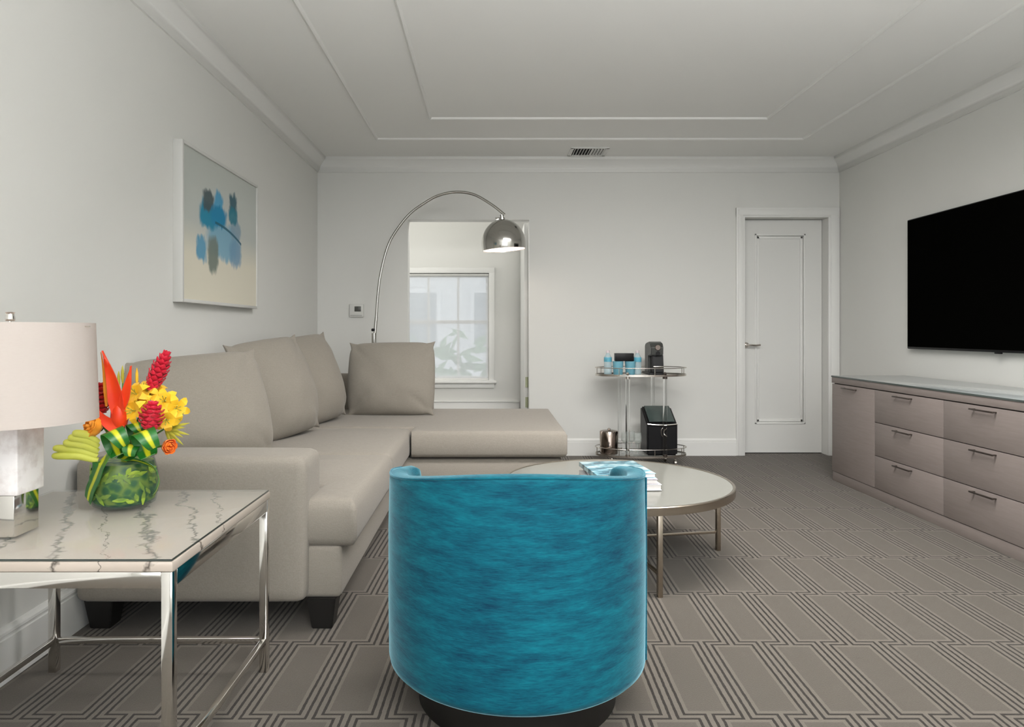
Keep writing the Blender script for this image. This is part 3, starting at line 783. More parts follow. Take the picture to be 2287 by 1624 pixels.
# books
def cover_mat(name, kind):
    m = mat(name, (.5, .5, .5), .22, 0, .5); t = NT(m); b = t.n['Principled BSDF']; v = t.obj()
    n = t.noise(t.scl(v, (1, 2.2, 1)), 9, 4, .6); r = t.node('ShaderNodeValToRGB'); t.lk(n, r.inputs[0]); e = r.color_ramp.elements
    if kind == 'sea':
        e[0].position = .38; e[0].color = (.05, .13, .18, 1); e[1].position = .62; e[1].color = (.62, .80, .84, 1); e.new(.5).color = (.20, .42, .50, 1)
    else:
        e[0].position = .4; e[0].color = (.14, .14, .16, 1); e[1].position = .6; e[1].color = (.62, .58, .66, 1)
    t.lk(r.outputs[0], b.inputs['Base Color']); return m
def book(w, l, t_, loc, rot, cov, label, group):
    B = Thing('book', label, 'book', loc, group, rot, local=True)
    q = nb(); box(q, -w/2, w/2, -l/2, l/2, 0, .0022, .0008); box(q, -w/2, w/2, -l/2, l/2, t_-.0022, t_, .0008); box(q, -w/2, -w/2+.0022, -l/2, l/2, 0, t_, .0008)
    B.part('cover', q, cov); q = nb(); box(q, -w/2+.002, w/2-.004, -l/2+.004, l/2-.004, .002, t_-.002); B.part('pages', q, 'paper')
M['paper'] = pmat('paper', (.78, .75, .74), .8, .05, 60)
seaM = cover_mat('sea_cover', 'sea'); lilac = cover_mat('lilac_cover', 'lilac')
whitec = pmat('white_cover', (.72, .72, .74), .4, .04, 6)
G = 'stack of books on the coffee table'
z = tz+.003
book(.30, .34, .026, (.590, 3.235, z), R(4), whitec, 'large white book at the bottom of the coffee table stack', G); z += .0262
book(.28, .33, .022, (.592, 3.24, z), R(1), lilac, 'lilac covered book in the middle of the coffee table stack', G); z += .0222
book(.27, .31, .020, (.580, 3.245, z), R(7), seaM, 'blue sea photo book topping the coffee table stack', G)

# ------------------------------------------------------------------ side table, lamp, flowers
ST = Thing('side_table', 'chrome framed square side table with glass covered veined marble top', 'side table', (-1.03, 1.86, 0))
sx0, sx1, sy0, sy1 = -1.372, -.692, 1.53, 2.205; lt = .025
for x in (sx0, sx1-lt):
    for y in (sy0, sy1-lt):
        q = nb(); box(q, x, x+lt, y, y+lt, 0, .5355, .002); ST.part('leg', q, 'chrome')
q = nb()
box(q, sx0+lt, sx1-lt, sy0, sy0+.02, .4995, .5355, .0015); box(q, sx0+lt, sx1-lt, sy1-.02, sy1, .4995, .5355, .0015)
box(q, sx0, sx0+.02, sy0+lt, sy1-lt, .4995, .5355, .0015); box(q, sx1-.02, sx1, sy0+lt, sy1-lt, .4995, .5355, .0015)
ST.part('apron', q, 'chrome')
for (x0, x1, y0, y1) in ((sx0+lt, sx1-lt, sy1-.020, sy1-.004), (sx0+.004, sx0+.020, sy0+lt, sy1-lt), (sx1-.020, sx1-.004, sy0+lt, sy1-lt)):
    q = nb(); box(q, x0, x1, y0, y1, .088, .106, .0015); ST.part('stretcher', q, 'chrome')
q = nb(); box(q, sx0-.001, sx1+.001, sy0-.001, sy1+.001, .536, .5575, .002); ST.part('marble_top', q, 'marble', label='cream marble slab with dark veins')
q = nb(); box(q, sx0+.003, sx1-.003, sy0+.003, sy1-.003, .5580, .5635, .0012); ST.part('glass_sheet', q, thin_glass('sheet_glass', (.6, .63, .6), .16), label='clear glass sheet over the marble')
q = nb(); e_ = .0014
box(q, sx0+.003, sx1-.003, sy0+.0022, sy0+.0032, .5584, .5630); box(q, sx1-.0032, sx1-.0022, sy0+.003, sy1-.003, .5584, .5630); ST.part('glass_rim', q, pmat('glass_edge', (.05, .06, .055), .2, .1, 5), label='dark glass edge')
TZ = .564
# table lamp
lx, ly = -1.185, 1.735
tl = Thing('table_lamp', 'table lamp with white drum shade on a chrome and white block base', 'table lamp', (lx, ly, TZ))
q = nb(); box(q, lx-.041, lx+.041, ly-.046, ly+.046, TZ, TZ+.100, .0015); tl.part('base', q, 'chrome', label='mirrored chrome foot')
q = nb(); box(q, lx-.046, lx+.052, ly-.052, ly+.052, TZ+.1005, TZ+.262, .004, 3); tl.part('body', q, 'alabaster', label='white alabaster block')
q = nb(); lathe(q, [(0, TZ+.262), (.018, TZ+.262), (.018, TZ+.268), (.007, TZ+.272), (.007, TZ+.42), (.018, TZ+.43), (.018, TZ+.47), (0, TZ+.47)], lx, ly, 20)
for k in range(3):
    a = k*2*PI/3; tube(q, [(lx, ly, TZ+.505), (lx+.197*math.cos(a), ly+.197*math.sin(a), TZ+.508)], .0018, 6)
tube(q, [(lx, ly, TZ+.47), (lx, ly, TZ+.535)], .003, 8)
tl.part('stem', q, 'nickel')
q = nb(); SR = .193; z0s, z1s = .838, 1.081
lathe(q, [(SR, z0s), (SR-.008, z1s), (SR-.0095, z1s), (SR-.0015, z0s)], lx, ly, 72, close=True); tl.part('lamp_shade', q, 'shade')
q = nb(); tube(q, [(lx, ly, z1s-.01), (lx, ly, z1s+.004)], .004, 10)
lathe(q, [(0, z1s+.004), (.010, z1s+.004), (.011, z1s+.010), (.009, z1s+.022), (.011, z1s+.026), (0, z1s+.028)], lx, ly, 16); tl.part('finial', q, 'chrome')
q = nb(); lathe(q, [(0, .955), (.018, .960), (.030, .985), (.026, 1.01), (.012, 1.025), (0, 1.03)], lx, ly, 20); tl.part('bulb', q, 'bulb')
point('table_lamp_light', (lx, ly+.001, .965), 0.7, .03, (1, .87, .80))

# vase and flowers ----------------------------------------------------
vx, vy, vr = -1.046, 2.01, .087
vz = TZ
va = Thing('glass_vase', 'round glass vase packed with cut green leaves on the marble side table', 'vase', (vx, vy, vz))
q = nb(); lathe(q, [(0, vz), (.070, vz), (.082, vz+.008), (.089, vz+.04), (.089, vz+.09), (.080, vz+.128), (.078, vz+.135), (.0755, vz+.135), (.078, vz+.127), (.0865, vz+.09), (.0865, vz+.04), (.079, vz+.012), (.068, vz+.008), (0, vz+.008)], vx, vy, 56); va.part('bowl', q, 'vaseglass')
q = nb(); lathe(q, [(0, vz+.009), (.065, vz+.009), (.080, vz+.018), (.0855, vz+.04), (.0855, vz+.09), (.076, vz+.125), (0, vz+.13)], vx, vy, 56)
rnd = random.Random(5)
va.part('leaf_fill', q, 'chips', label='cut green and yellow leaves')
q = nb()
for i in range(46):
    a = rnd.uniform(-PI, 0); zz = vz+rnd.uniform(.02, .11); c = Vector((vx+.0858*math.cos(a), vy+.0858*math.sin(a), zz))
    nr = Vector((math.cos(a), math.sin(a), 0)); tg = Vector((-math.sin(a), math.cos(a), 0)); an = rnd.uniform(-PI, PI)
    dv = (tg*math.cos(an)+Vector((0, 0, 1))*math.sin(an))*rnd.uniform(.010, .022)
    blade(q, [c-dv, c-dv*.3, c+dv*.4, c+dv], [.003, .012, .011, .002], nr, .0008)
va.part('leaf_piece', q, M['lime2'], label='yellow green leaf snippets')['kind'] = 'stuff'

def F(zx, zy, d=2.0): return P(100+zx/4.06, 760+zy/4.06, d)
neck = Vector((vx, vy, vz+.12))
def stem(T_, top, r=.003):
    q = nb(); tube(q, bezier([neck+Vector((0, 0, -.0)), (neck+Vector(top))/2+Vector((0, 0, .01)), top], 5), r, 8); T_.part('stem', q, 'stem')
def bract(bm, base, tip, w, bow=(0, 0, 0), nrm=(0, -1, 0), thick=.004, n=14, cup=.15):
    base, tip, bow = Vector(base), Vector(tip), Vector(bow)
    pts = [base.lerp(tip, i/n)+bow*math.sin(PI*i/n) for i in range(n+1)]
    ws = [max(.0015, w*(.45+.55*math.sin(min(1, (i/n)/.35)*PI/2))*(1-max(0, (i/n-.3)/.7)**1.4)) for i in range(n+1)]
    blade(bm, pts, ws, nrm, thick, cup)
FG = 'tropical flowers in the glass vase'
# heliconia
h = Thing('heliconia_flower', 'large red and orange pointed heliconia rising from the vase', 'flower', F(690, 800, 1.96), FG)
for bs, tp, w, bow in (((680, 740), (522, 95), .040, (.010, 0, 0)), ((700, 640), (782, 232), .026, (.004, 0, 0)), ((720, 800), (450, 600), .034, (-.004, 0, -.012))):
    q = nb(); bract(q, F(*bs, 1.955), F(*tp, 1.94), w, bow, (.1, -1, .1), .007, cup=.3); h.part('bract', q, 'heli')
q = nb(); bract(q, F(560, 600, 1.95), F(508, 108, 1.945), .012, (.004, 0, 0), (.1, -1, 0), .003); h.part('bract_edge', q, 'rose', label='orange bract edge')
q = nb(); lathe(q, [(0, 0), (.016, .006), (.024, .03), (.020, .055), (.010, .08), (0, .09)], mtx=Matrix.Translation(F(690, 800, 1.96))@Matrix.Rotation(R(-6), 4, 'Y'), n=16); h.part('flower_base', q, 'heli')
stem(h, F(690, 790, 1.97), .005)
# gingers
def ginger(base, tip, w, mt, label, n=9):
    base, tip = Vector(base), Vector(tip); ax = (tip-base); L = ax.length; ax.normalize()
    g = Thing('ginger_flower', label, 'flower', base, FG)
    s = ax.cross(Vector((0, 1, 0))).normalized(); t = s.cross(ax)
    q = nb(); tube(q, [base, base+ax*L*.5, base+ax*L*.85], [w*.28, w*.30, w*.1], 10); g.part('core', q, mt)
    q = nb()
    for k in range(n):
        f = k/(n-1); rr = w*.5*math.sin(PI*(.22+.70*f))**.7
        for j in range(7):
            a = j*2*PI/7+k*.45; dr_ = s*math.cos(a)+t*math.sin(a)
            b0 = base+ax*L*(f*.80)+dr_*rr*.35; b1 = base+ax*L*(f*.80+.17)+dr_*rr*1.05
            mid = b0.lerp(b1, .5)+dr_*rr*.22
            blade(q, [b0, b0.lerp(mid, .6), mid, mid.lerp(b1, .6), b1], [.010, .017, .018, .013, .002], dr_, .0016, -.12)
    g.part('bracts', q, mt); stem(g, base, .004); return g
ginger(F(960, 450, 2.03), F(1118, 85, 2.04), .050, 'ginger', 'tall narrow red ginger flower leaning to the upper right')
ginger(F(955, 800, 1.93), F(985, 545, 1.93), .066, 'ginger', 'round red ginger flower at the front right of the arrangement', 7)
ginger(F(505, 660, 1.99), F(500, 375, 1.99), .056, 'darkred', 'deep red ginger flower half hidden by the lamp shade', 7)
# yellow lilies
def lily(c, face, r, label, nper=6, mt='yellow'):
    c = Vector(c); f = Vector(face).normalized(); g = Thing('lily_flower', label, 'flower', c, 'yellow lilies in the arrangement' if mt == 'yellow' else FG)
    s = f.cross(Vector((0, 0, 1))); s = s.normalized(); t = s.cross(f)
    for j in range(nper):
        a = j*2*PI/nper+.3; d_ = s*math.cos(a)+t*math.sin(a); q = nb()
        pts = [c+f*.000, c+d_*r*.3+f*.012, c+d_*r*.65+f*.017, c+d_*r*.9+f*.012, c+d_*r*1.1+f*.002]
        blade(q, pts, [.006, .017, .022, .015, .002], f, .0012, .12); g.part('petal', q, mt)
    q = nb()
    for j in range(5):
        a = j*2*PI/5; d_ = s*math.cos(a)+t*math.sin(a); tube(q, [c, c+f*.02+d_*.003, c+f*.034+d_*.009], [.0009, .0009, .0018], 6)
    g.part('stamen', q, 'spiky'); stem(g, c-f*.003, .002)
for (zx, zy, d, fc, r, lb) in (
    (850, 500, 2.00, (-.2, -1, .5), .036, 'yellow lily just right of the heliconia, uppermost of the cluster'),
    (930, 470, 2.03, (.1, -1, .8), .034, 'yellow lily right under the tall ginger flower'),
    (830, 640, 1.97, (-.2, -1, .1), .036, 'yellow lily between the heliconia and the round ginger'),
    (1090, 560, 2.00, (.3, -1, .4), .036, 'yellow lily above and right of the round ginger'),
    (1180, 620, 2.00, (.8, -1, .1), .038, 'yellow lily at the far right edge of the bouquet'),
    (1100, 710, 1.97, (.5, -1, -.2), .034, 'yellow lily low beside the round ginger'),
    (1010, 500, 2.05, (.2, -.8, .9), .034, 'yellow lily tucked at the back behind the round ginger'),
    (890, 590, 2.00, (0, -1, .2), .034, 'yellow lily in the middle of the cluster touching the round ginger')):
    lily(F(zx, zy, d), fc, r, lb)
# slim buds
for zx, zt, bx_, lb in ((705, 230, 705, 'slim green yellow bud stalk standing between the heliconia points'), (835, 250, 820, 'slim yellow bud stalk right of the heliconia'), (670, 280, 690, 'short yellow bud stalk left of the middle bud')):
    g = Thing('bud_stalk', lb, 'flower bud', F(bx_, 560, 2.02), 'slim bud stalks in the arrangement')
    q = nb(); tube(q, [F(bx_, 560, 2.02), F(zx, zt+150, 2.02)], .0018, 8); g.part('stem', q, 'stem')
    q = nb(); tube(q, [F(zx, zt+160, 2.02), F(zx, zt+110, 2.02), F(zx, zt+50, 2.02), F(zx, zt, 2.02)], [.002, .0045, .004, .0008], 8); g.part('bud', q, 'yellow' if zx > 800 else 'spiky')
# spiky olive bract right
g = Thing('spiky_filler_flower', 'spiky olive green filler flower at the right side of the bouquet', 'flower', F(1120, 800, 1.99), FG)
q = nb()
for j in range(15):
    a = -1.1+2.3*j/14; L = .045+.012*((j*7) % 3); b0 = F(1090, 800, 1.99); dv = Vector((math.cos(a)*L, -.01+.008*(j % 3), math.sin(a)*L))
    blade(q, [b0, b0+dv*.4, b0+dv*.75, b0+dv], [.004, .009, .007, .001], (0, -1, .1), .001)
g.part('spikes', q, 'spiky'); stem(g, F(1090, 800, 1.99), .0025)
# orange rose & small orange bloom
def rose(c, face, r, mt, label, name='rose_flower'):
    c = Vector(c); f = Vector(face).normalized(); s = f.cross(Vector((0, 0, 1))).normalized(); t = s.cross(f)
    g = Thing(name, label, 'flower', c, FG); q = nb()
    for lay in range(4):
        rr = r*(1-.22*lay); npl = 6-lay
        for j in range(npl):
            a = j*2*PI/npl+lay*.5; d_ = s*math.cos(a)+t*math.sin(a)
            pts = [c-f*r*.5, c-f*r*.25+d_*rr*.55, c+f*r*(.05+.12*lay)+d_*rr*.85, c+f*r*(.35+.12*lay)+d_*rr*.9, c+f*r*(.52+.14*lay)+d_*rr*(1.02-.1*lay)]
            blade(q, pts, [rr*.4, rr*1.0, rr*1.25, rr*1.1, rr*.55], d_, .0012, -.22)
    g.part('petals', q, mt)
    q = nb(); tube(q, [c-f*r*.6, c-f*r*.45], [.004, r*.35], 10); g.part('calyx', q, 'stem'); stem(g, c-f*r*.6, .003)
rose(F(470, 780, 1.95), (-.75, -.9, .35), .034, 'rose', 'orange yellow rose low on the left under the lamp shade')
rose(F(1115, 960, 1.97), (.9, -.6, -.1), .022, 'orange', 'small bright orange bloom low on the right', 'carnation_flower')
# lime buds
for (tx_, tz_, bx_, bz_, lb) in ((62, 1050, 480, 1090, 'lowest of the lime green finger shaped buds'), (72, 978, 475, 1050, 'second lowest lime green finger shaped bud'),
    (165, 925, 480, 1010, 'middle lime green finger shaped bud of the left fan'), (210, 880, 480, 965, 'second highest lime green finger shaped bud'), (250, 840, 480, 925, 'highest lime green finger shaped bud, under the orange rose')):
    q = nb(); a, c = F(bx_, bz_, 1.95), F(tx_, tz_, 1.90); m_ = a.lerp(c, .55)+Vector((0, -.004, .008))
    pts = bezier([a, a.lerp(m_, .6)+Vector((0, 0, .003)), m_, c.lerp(m_, .3), c], 5); L = len(pts)
    tube(q, pts, [.0118*(.35+.65*math.sin(PI*min(.97, (i/(L-1))*.9+.12))**.5) if i < L-1 else .003 for i in range(L)], 12)
    solo('finger_bud', q, 'lime', lb, 'flower bud', a, 'fan of lime green buds', ang=60)
# leaf loops
def ribbon(pts, w, nrm_axis, label, name='leaf_loop', tag_group='variegated leaves in the arrangement', conform=False):
    q = nb(); pts = [Vector(p) for p in pts]; ax = Vector(nrm_axis).normalized()
    b = nb(); uv = b.loops.layers.uv.new('UVMap'); L = len(pts); n = 6; rows = []
    for i, p in enumerate(pts):
        t = (pts[min(i+1, L-1)]-pts[max(i-1, 0)]).normalized(); s = (ax-t*ax.dot(t)).normalized(); nn = t.cross(s)
        ww = w(i/(L-1)) if callable(w) else w
        rows.append(([b.verts.new(p+s*ww*(k/n-.5)+nn*.0007) for k in range(n+1)], [b.verts.new(p+s*ww*(k/n-.5)-nn*.0007) for k in range(n+1)]))
    for i in range(L-1):
        for side in (0, 1):
            for k in range(n):
                f = b.faces.new((rows[i][side][k], rows[i][side][k+1], rows[i+1][side][k+1], rows[i+1][side][k]))
                for l, c_ in zip(f.loops, ((k/n, i/(L-1)), ((k+1)/n, i/(L-1)), ((k+1)/n, (i+1)/(L-1)), (k/n, (i+1)/(L-1)))): l[uv].uv = c_
        for k in (0, n):
            f = b.faces.new((rows[i][0][k], rows[i][1][k], rows[i+1][1][k], rows[i+1][0][k]))
            for l in f.loops: l[uv].uv = (0, 0)
    for i in (0, L-1):
        for k in range(n): b.faces.new((rows[i][0][k], rows[i][0][k+1], rows[i][1][k+1], rows[i][1][k]))
    if conform:
        for v in b.verts:
            d = Vector((v.co.x-vx, v.co.y-vy)); 
            if v.co.z < vz+.135 and d.length > .001:
                d = d.normalized()*max(d.length, .0915 if v.co.z < vz+.1 else .088); v.co.x, v.co.y = vx+d.x, vy+d.y
    return solo(name, b, 'leaf', label, 'leaf', pts[0], tag_group, ang=70)
def loop(zx, zy, d, rx, rz, axis, w, label, a0=-100, a1=210):
    c = F(zx, zy, d); ax = Vector(axis).normalized(); s = Vector((0, 0, 1)).cross(ax).normalized(); t = ax.cross(s)
    pts = [c+ax*((i/30-.5)*.022)+(s*rx*math.cos(R(a0+(a1-a0)*i/30))+t*rz*math.sin(R(a0+(a1-a0)*i/30)))*(1.08-.35*i/30) for i in range(31)]
    ribbon(pts, lambda f: w*(.45+.55*math.sin(PI*min(1, max(0, f*.9+.08)))), ax, label)
loop(650, 915, 1.905, .034, .036, (1, .75, .50), .056, 'left curled green leaf loop with yellow stripe at the vase mouth', -120, 225)
loop(925, 925, 1.90, .035, .037, (1, .62, .42), .060, 'right curled green leaf loop with yellow stripe at the vase mouth', -120, 225)
loop(830, 810, 1.96, .022, .022, (1, .4, .3), .048, 'dark green leaf curl behind the two striped loops')
loop(760, 1010, 1.915, .024, .022, (1, .15, -.25), .050, 'small dark leaf curl between the two striped loops, low on the vase rim')
# straps on the vase
def vp(a, zz, off=.0035):
    r_ = .0895+off; return Vector((vx+r_*math.cos(a), vy+r_*math.sin(a), vz+zz))
pts = [Vector((vx-.02, vy-.07, vz+.150)), vp(R(-100), .142, -.004), vp(R(-104), .122), vp(R(-113), .092), vp(R(-126), .060), vp(R(-138), .028)]
ribbon(bezier(pts, 6), lambda f: .088*(1-.55*f), (1, -.8, .35), 'striped leaf strap wrapped down the left of the glass vase', conform=True)
pts = [Vector((vx+.03, vy-.06, vz+.140)), Vector((vx+.07, vy-.065, vz+.138)), Vector((vx+.108, vy-.055, vz+.118)), Vector((vx+.122, vy-.05, vz+.085)), Vector((vx+.116, vy-.05, vz+.055)), Vector((vx+.105, vy-.05, vz+.04))]
ribbon(bezier(pts, 6), lambda f: .040*(1-f**3*.9), (.35, -1, .5), 'striped leaf arching over the right side of the vase')

# ------------------------------------------------------------------ arc floor lamp
LD = 5.58
pp = [(836, 776), (838, 745), (841, 700), (844, 659), (850, 613), (863, 560), (880, 523), (913, 480), (946, 455), (979, 437), (1019, 429), (1059, 435), (1099, 458), (1127, 480)]
def lampd(X): return LD-.10*max(0, (X-836)/290)
pts = [P(X, Y, lampd(X)) for X, Y in pp]
al = Thing('arc_floor_lamp', 'chrome arc floor lamp arching from behind the sofa over the opening', 'floor lamp', (pts[0].x, LD, 0))
q = nb(); tube(q, bezier(pts, 8), .0112, 12); al.part('arc_arm', q, 'lampmetal')
bx0 = pts[0].x
q = nb(); tube(q, [(bx0-.002, LD, .05), (bx0-.002, LD, 1.045)], .020, 16); tube(q, [(bx0+.004, LD, 1.04), P(840.5, 708, LD)], .013, 14); al.part('pole', q, 'lampmetal')
q = nb(); kp = P(833, 737, LD-.03); tube(q, [(bx0, LD-.01, kp.z), (kp.x-.012, LD-.03, kp.z)], .004, 8); lathe(q, [(0, -.012), (.011, -.01), (.014, 0), (.011, .01), (0, .012)], mtx=Matrix.Translation(kp), n=16); al.part('knob', q, 'black', label='black locking knob')
q = nb(); lathe(q, [(0, 0), (.145, 0), (.15, .006), (.15, .045), (.145, .05), (0, .052)], bx0, LD+.0, 48); al.part('base', q, 'blackleg')
# dome
dc = P(1125, 545, 5.47); tilt = R(4); DR = .172
mtx = Matrix.Translation(dc)@Matrix.Rotation(-tilt, 4, 'Y')
prof_o = [(DR*math.cos(R(a)), DR*math.sin(R(a))*1.12+.0) for a in range(-14, 86, 5)]+[(.012, DR*1.12)]
q = nb(); prof = prof_o+[(0.008, DR*1.12-.003)]+[((DR-.003)*math.cos(R(a)), (DR-.003)*math.sin(R(a))*1.12) for a in range(84, -15, -5)]
lathe(q, prof, n=64, mtx=mtx, close=True); al.part('dome_shade', q, 'lampmetal')
q = nb(); lathe(q, [((DR-.0045)*math.cos(R(a)), (DR-.0045)*math.sin(R(a))*1.12) for a in range(-13, 86, 5)]+[(.006, DR*1.12-.006)], n=64, mtx=mtx); al.part('shade_lining', q, 'domeinner', label='white inner lining')
q = nb(); lathe(q, [(0, DR*1.11), (.024, DR*1.11), (.024, DR*1.12+.012), (.014, DR*1.12+.016), (.014, DR*1.12+.034), (0, DR*1.12+.036)], n=20, mtx=mtx)
box(q, -.052, -.020, -.006, .006, DR*1.07, DR*1.07+.024, .002, mtx=mtx); al.part('socket', q, 'lampmetal')
q = nb(); lathe(q, [(0, .07), (.022, .078), (.032, .105), (.026, .13), (.014, .15), (0, .155)], n=20, mtx=mtx); al.part('bulb', q, 'bulb')
point('arc_lamp_light', tuple(dc+Vector((0, 0, .03))), 1.6, .03, (1, .86, .76))

# ------------------------------------------------------------------ bar cart
bx, by = 1.202, 5.62; erx, ery = .362, .185
bc = Thing('bar_cart', 'oval two tier bar cart with clear acrylic posts by the far wall', 'bar cart', (bx, by, 0))
def ell(z, f=1., n=64): return [(bx+erx*f*math.cos(2*PI*i/n), by+ery*f*math.sin(2*PI*i/n), z) for i in range(n)]
for z in (.085, .716):
    q = nb(); lathe(q, [(0, z-.006), (.985, z-.006), (.985, z), (0, z)], bx, by, 64, sx=erx, sy=ery); bc.part('shelf', q, 'thin' if z > .5 else 'thin', label='glass shelf')
    q = nb(); lathe(q, [(.985, z-.010), (1.0, z-.010), (1.0, z+.006), (.985, z+.006)], bx, by, 64, sx=erx, sy=ery, close=True); bc.part('shelf_rim', q, 'nickel')
    q = nb(); tube(q, ell(z+.055), .0035, 8, closed=True)
    for k in range(8):
        a = k*2*PI/8+.2; p0 = Vector((bx+erx*math.cos(a), by+ery*math.sin(a), z)); tube(q, [p0, p0+Vector((0, 0, .055))], .003, 8)
    bc.part('gallery_rail', q, 'nickel')
for px_, py_ in ((1.066, 5.455), (1.357, 5.46), (1.066, 5.785), (1.338, 5.785)):
    q = nb(); tube(q, [(px_, py_, .088), (px_, py_, .708)], .016, 16); p_ = bc.part('post', q, 'acrylic')
    q = nb()
    for z in (.700, .095): tube(q, [(px_, py_, z-.010), (px_, py_, z+.008)], .0185, 16)
    lathe(q, [(0, .716), (.011, .718), (.013, .73), (.008, .74), (0, .744)], px_, py_, 16); bc.part('collar', q, 'handle' if px_ > 1.3 else 'nickel', p_)
for px_, py_ in ((.95, 5.56), (1.45, 5.52), (.98, 5.70), (1.42, 5.72)):
    q = nb(); tube(q, [(px_-.008, py_, .026), (px_+.008, py_, .026)], .026, 20); tube(q, [(px_, py_, .04), (px_, py_, .08)], .006, 8); bc.part('caster', q, 'nickel')
UZ = .7165; LZ = .0855
# bottles
M['water'] = thin_glass('bottle_plastic', (.50, .68, .74), .45)
M['label'] = pmat('blue_label', (.12, .42, .55), .4, .3, 40)
M['cap'] = pmat('pale_cap', (.68, .60, .62), .4, .05, 10)
M['cupblue'] = pmat('light_blue_paper', (.16, .40, .50), .5, .12, 30)
bo = Thing('water_bottle', 'small water bottle left of the blue cups on the cart top', 'bottle', (.940, 5.62, UZ), 'water bottles on the bar cart', local=True)
q = nb(); lathe(q, [(0, 0), (.028, 0), (.031, .004), (.031, .125), (.027, .142), (.014, .165), (.013, .172), (0, .172)], n=24); bo.part('body', q, 'water')
q = nb(); lathe(q, [(.0315, .100), (.0318, .101), (.0318, .135), (.0315, .136)], n=24, close=True); bo.part('label', q, 'label')
q = nb(); lathe(q, [(0, .171), (.015, .171), (.015, .190), (0, .191)], n=20); bo.part('cap', q, 'cap')
dup(bo.e, (1.172, 5.60, UZ), 'small water bottle right of the blue cups on the cart top')
cu = Thing('paper_cup', 'light blue wrapped cup beside the left water bottle', 'cup', (1.010, 5.56, UZ), 'light blue cups on the bar cart', local=True)
q = nb(); lathe(q, [(0, 0), (.034, 0), (.036, .003), (.042, .100), (.040, .100), (.034, .006), (0, .006)], n=28); cu.part('cup_body', q, 'cupblue')
q = nb(); lathe(q, [(.0375, .040), (.0379, .041), (.0399, .070), (.0395, .071)], n=28, close=True); cu.part('band', q, pmat('pale_band', (.45, .68, .74), .5, .05, 20))
q = nb(); lathe(q, [(0, .1), (.043, .1), (.043, .106), (0, .108)], n=28); cu.part('lid', q, 'cupblue')
dup(cu.e, (1.107, 5.56, UZ), 'light blue wrapped cup beside the right water bottle')
q = nb(); box(q, .985, 1.130, 5.53, 5.59, UZ+.1085, UZ+.170, .002); solo('tea_box', q, 'black', 'black rectangular box resting on the two blue cups', 'box', (1.058, 5.56, UZ+.1085))
# coffee machine
cm = Thing('coffee_machine', 'black capsule coffee machine with rounded top on the bar cart', 'coffee machine', (1.31, 5.60, UZ))
M['darkgrey'] = pmat('dark_grey_plastic', (.045, .047, .043), .4, .1, 10)
q = nb()
def side_prism(pts, x0, x1, bev=.006):      # outline in (y,z) extruded along x
    b = nb(); vs = [b.verts.new((x0, y, z)) for y, z in pts]; f = b.faces.new(vs)
    r_ = bmesh.ops.extrude_face_region(b, geom=[f])
    for v in [g_ for g_ in r_['geom'] if isinstance(g_, bmesh.types.BMVert)]: v.co.x = x1
    bmesh.ops.recalc_face_normals(b, faces=b.faces)
    if bev: bmesh.ops.bevel(b, geom=b.edges[:], offset=bev, segments=3, affect='EDGES', clamp_overlap=True)
    return b
q = side_prism([(5.62, UZ+.012), (5.745, UZ+.012), (5.745, UZ+.225), (5.72, UZ+.248), (5.60, UZ+.262), (5.55, UZ+.250), (5.525, UZ+.215), (5.530, UZ+.155), (5.62, UZ+.145)], 1.262, 1.362); cm.part('body', q, 'darkgrey')
q = side_prism([(5.535, UZ+.018), (5.63, UZ+.018), (5.63, UZ+.160), (5.560, UZ+.160)], 1.280, 1.368, .004); cm.part('front_panel', q, 'black')
q = nb(); box(q, 1.240, 1.372, 5.475, 5.75, UZ, UZ+.020, .005, 3); cm.part('drip_tray', q, 'black')
q = nb(); tube(q, [(1.318, 5.548, UZ+.170), (1.318, 5.520, UZ+.170)], .016, 16); cm.part('spout', q, 'black')
q = nb(); box(q, 1.283, 1.365, 5.5285, 5.534, UZ+.060, UZ+.068, .001); cm.part('trim_band', q, 'nickel')
q = nb(); lathe(q, [(0, -.003), (.020, -.003), (.024, 0), (.020, .003), (0, .003)], n=24, mtx=Matrix.Translation((1.318, 5.527, UZ+.215))@Matrix.Rotation(R(80), 4, 'X')); cm.part('lever_plate', q, 'handle')
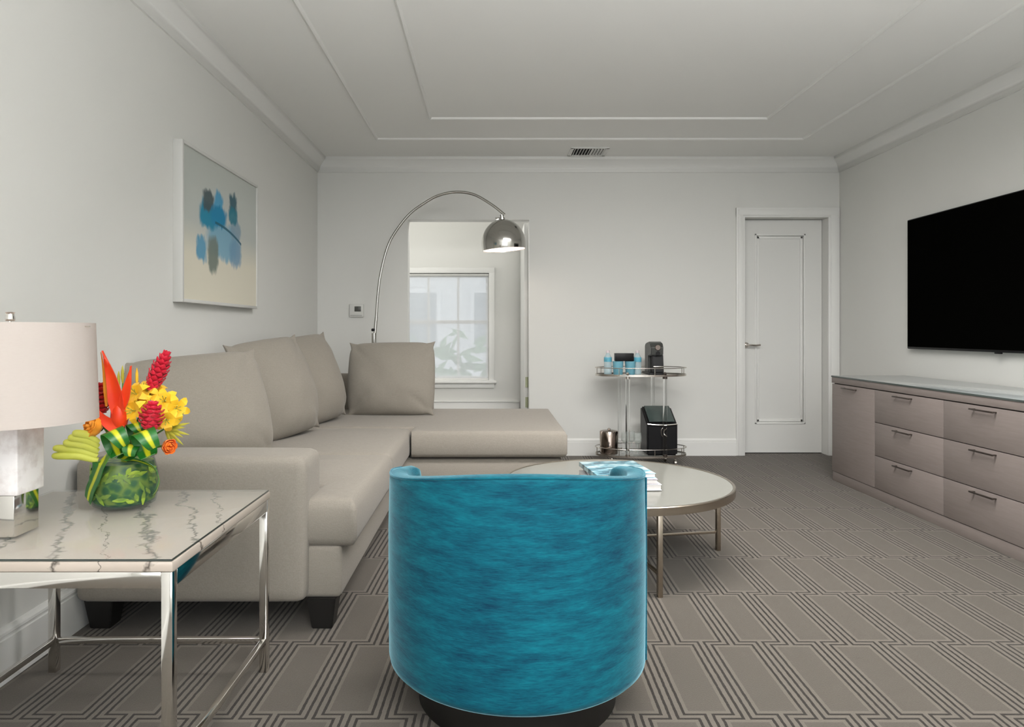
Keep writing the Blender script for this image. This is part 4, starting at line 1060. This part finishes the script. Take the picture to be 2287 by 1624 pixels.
# lower shelf
ib = Thing('ice_bucket', 'small brown chrome cylinder ice bucket on the lower cart shelf', 'ice bucket', (.945, 5.60, LZ))
q = nb(); lathe(q, [(0, LZ), (.066, LZ), (.070, LZ+.004), (.074, LZ+.175), (.070, LZ+.182), (.055, LZ+.186), (0, LZ+.19)], .945, 5.60, 40); ib.part('body', q, pmat('bronze_chrome', (.40, .33, .29), .12, .1, 4, metal=1.))
q = nb(); lathe(q, [(0, LZ+.189), (.010, LZ+.19), (.012, LZ+.2), (0, LZ+.206)], .945, 5.60, 16); ib.part('lid_knob', q, 'nickel')
wg = Thing('wine_glass', 'clear stemmed glass next to the ice bucket on the lower cart shelf', 'glass', (1.075, 5.60, LZ), 'clear glasses on the lower cart shelf', local=True)
q = nb(); lathe(q, [(0, 0), (.030, 0), (.030, .002), (.005, .005), (.004, .07), (.012, .08), (.032, .105), (.034, .135), (.028, .17), (.027, .17), (.032, .135), (.030, .107), (.010, .083), (0, .08)], n=28); wg.part('bowl_and_stem', q, 'thin')
dup(wg.e, (1.135, 5.66, LZ), 'clear stemmed glass standing behind between its two neighbours'); dup(wg.e, (1.165, 5.56, LZ), 'clear stemmed glass nearest the black countertop ice maker')
im = Thing('ice_maker', 'black ice maker with slanted window lid on the lower cart shelf', 'ice maker', (1.345, 5.62, LZ))
q = side_prism([(5.495, LZ+.002), (5.745, LZ+.002), (5.745, LZ+.360), (5.70, LZ+.362), (5.52, LZ+.262), (5.493, LZ+.245)], 1.225, 1.465, .012); im.part('body', q, 'black')
q = nb()
q = side_prism([(5.510, LZ+.262), (5.70, LZ+.366), (5.695, LZ+.372), (5.505, LZ+.270)], 1.245, 1.445, .002); im.part('lid_window', q, pmat('smoked_window', (.055, .075, .070), .12, .3, 12), label='smoked grey lid window')
q = nb(); pts = [(1.228+.234*i/20, 5.4915-.006*math.sin(PI*i/20), LZ+.249-.008*math.sin(PI*i/20)) for i in range(21)]; tube(q, pts, .0055, 8); im.part('silver_band', q, 'chrome')
q = nb(); tube(q, [(1.352+.017*math.cos(2*PI*i/28), 5.4935, LZ+.185+.034*math.sin(2*PI*i/28)) for i in range(28)], .0022, 6, closed=True); im.part('oval_badge', q, 'nickel', label='thin silver oval outline')
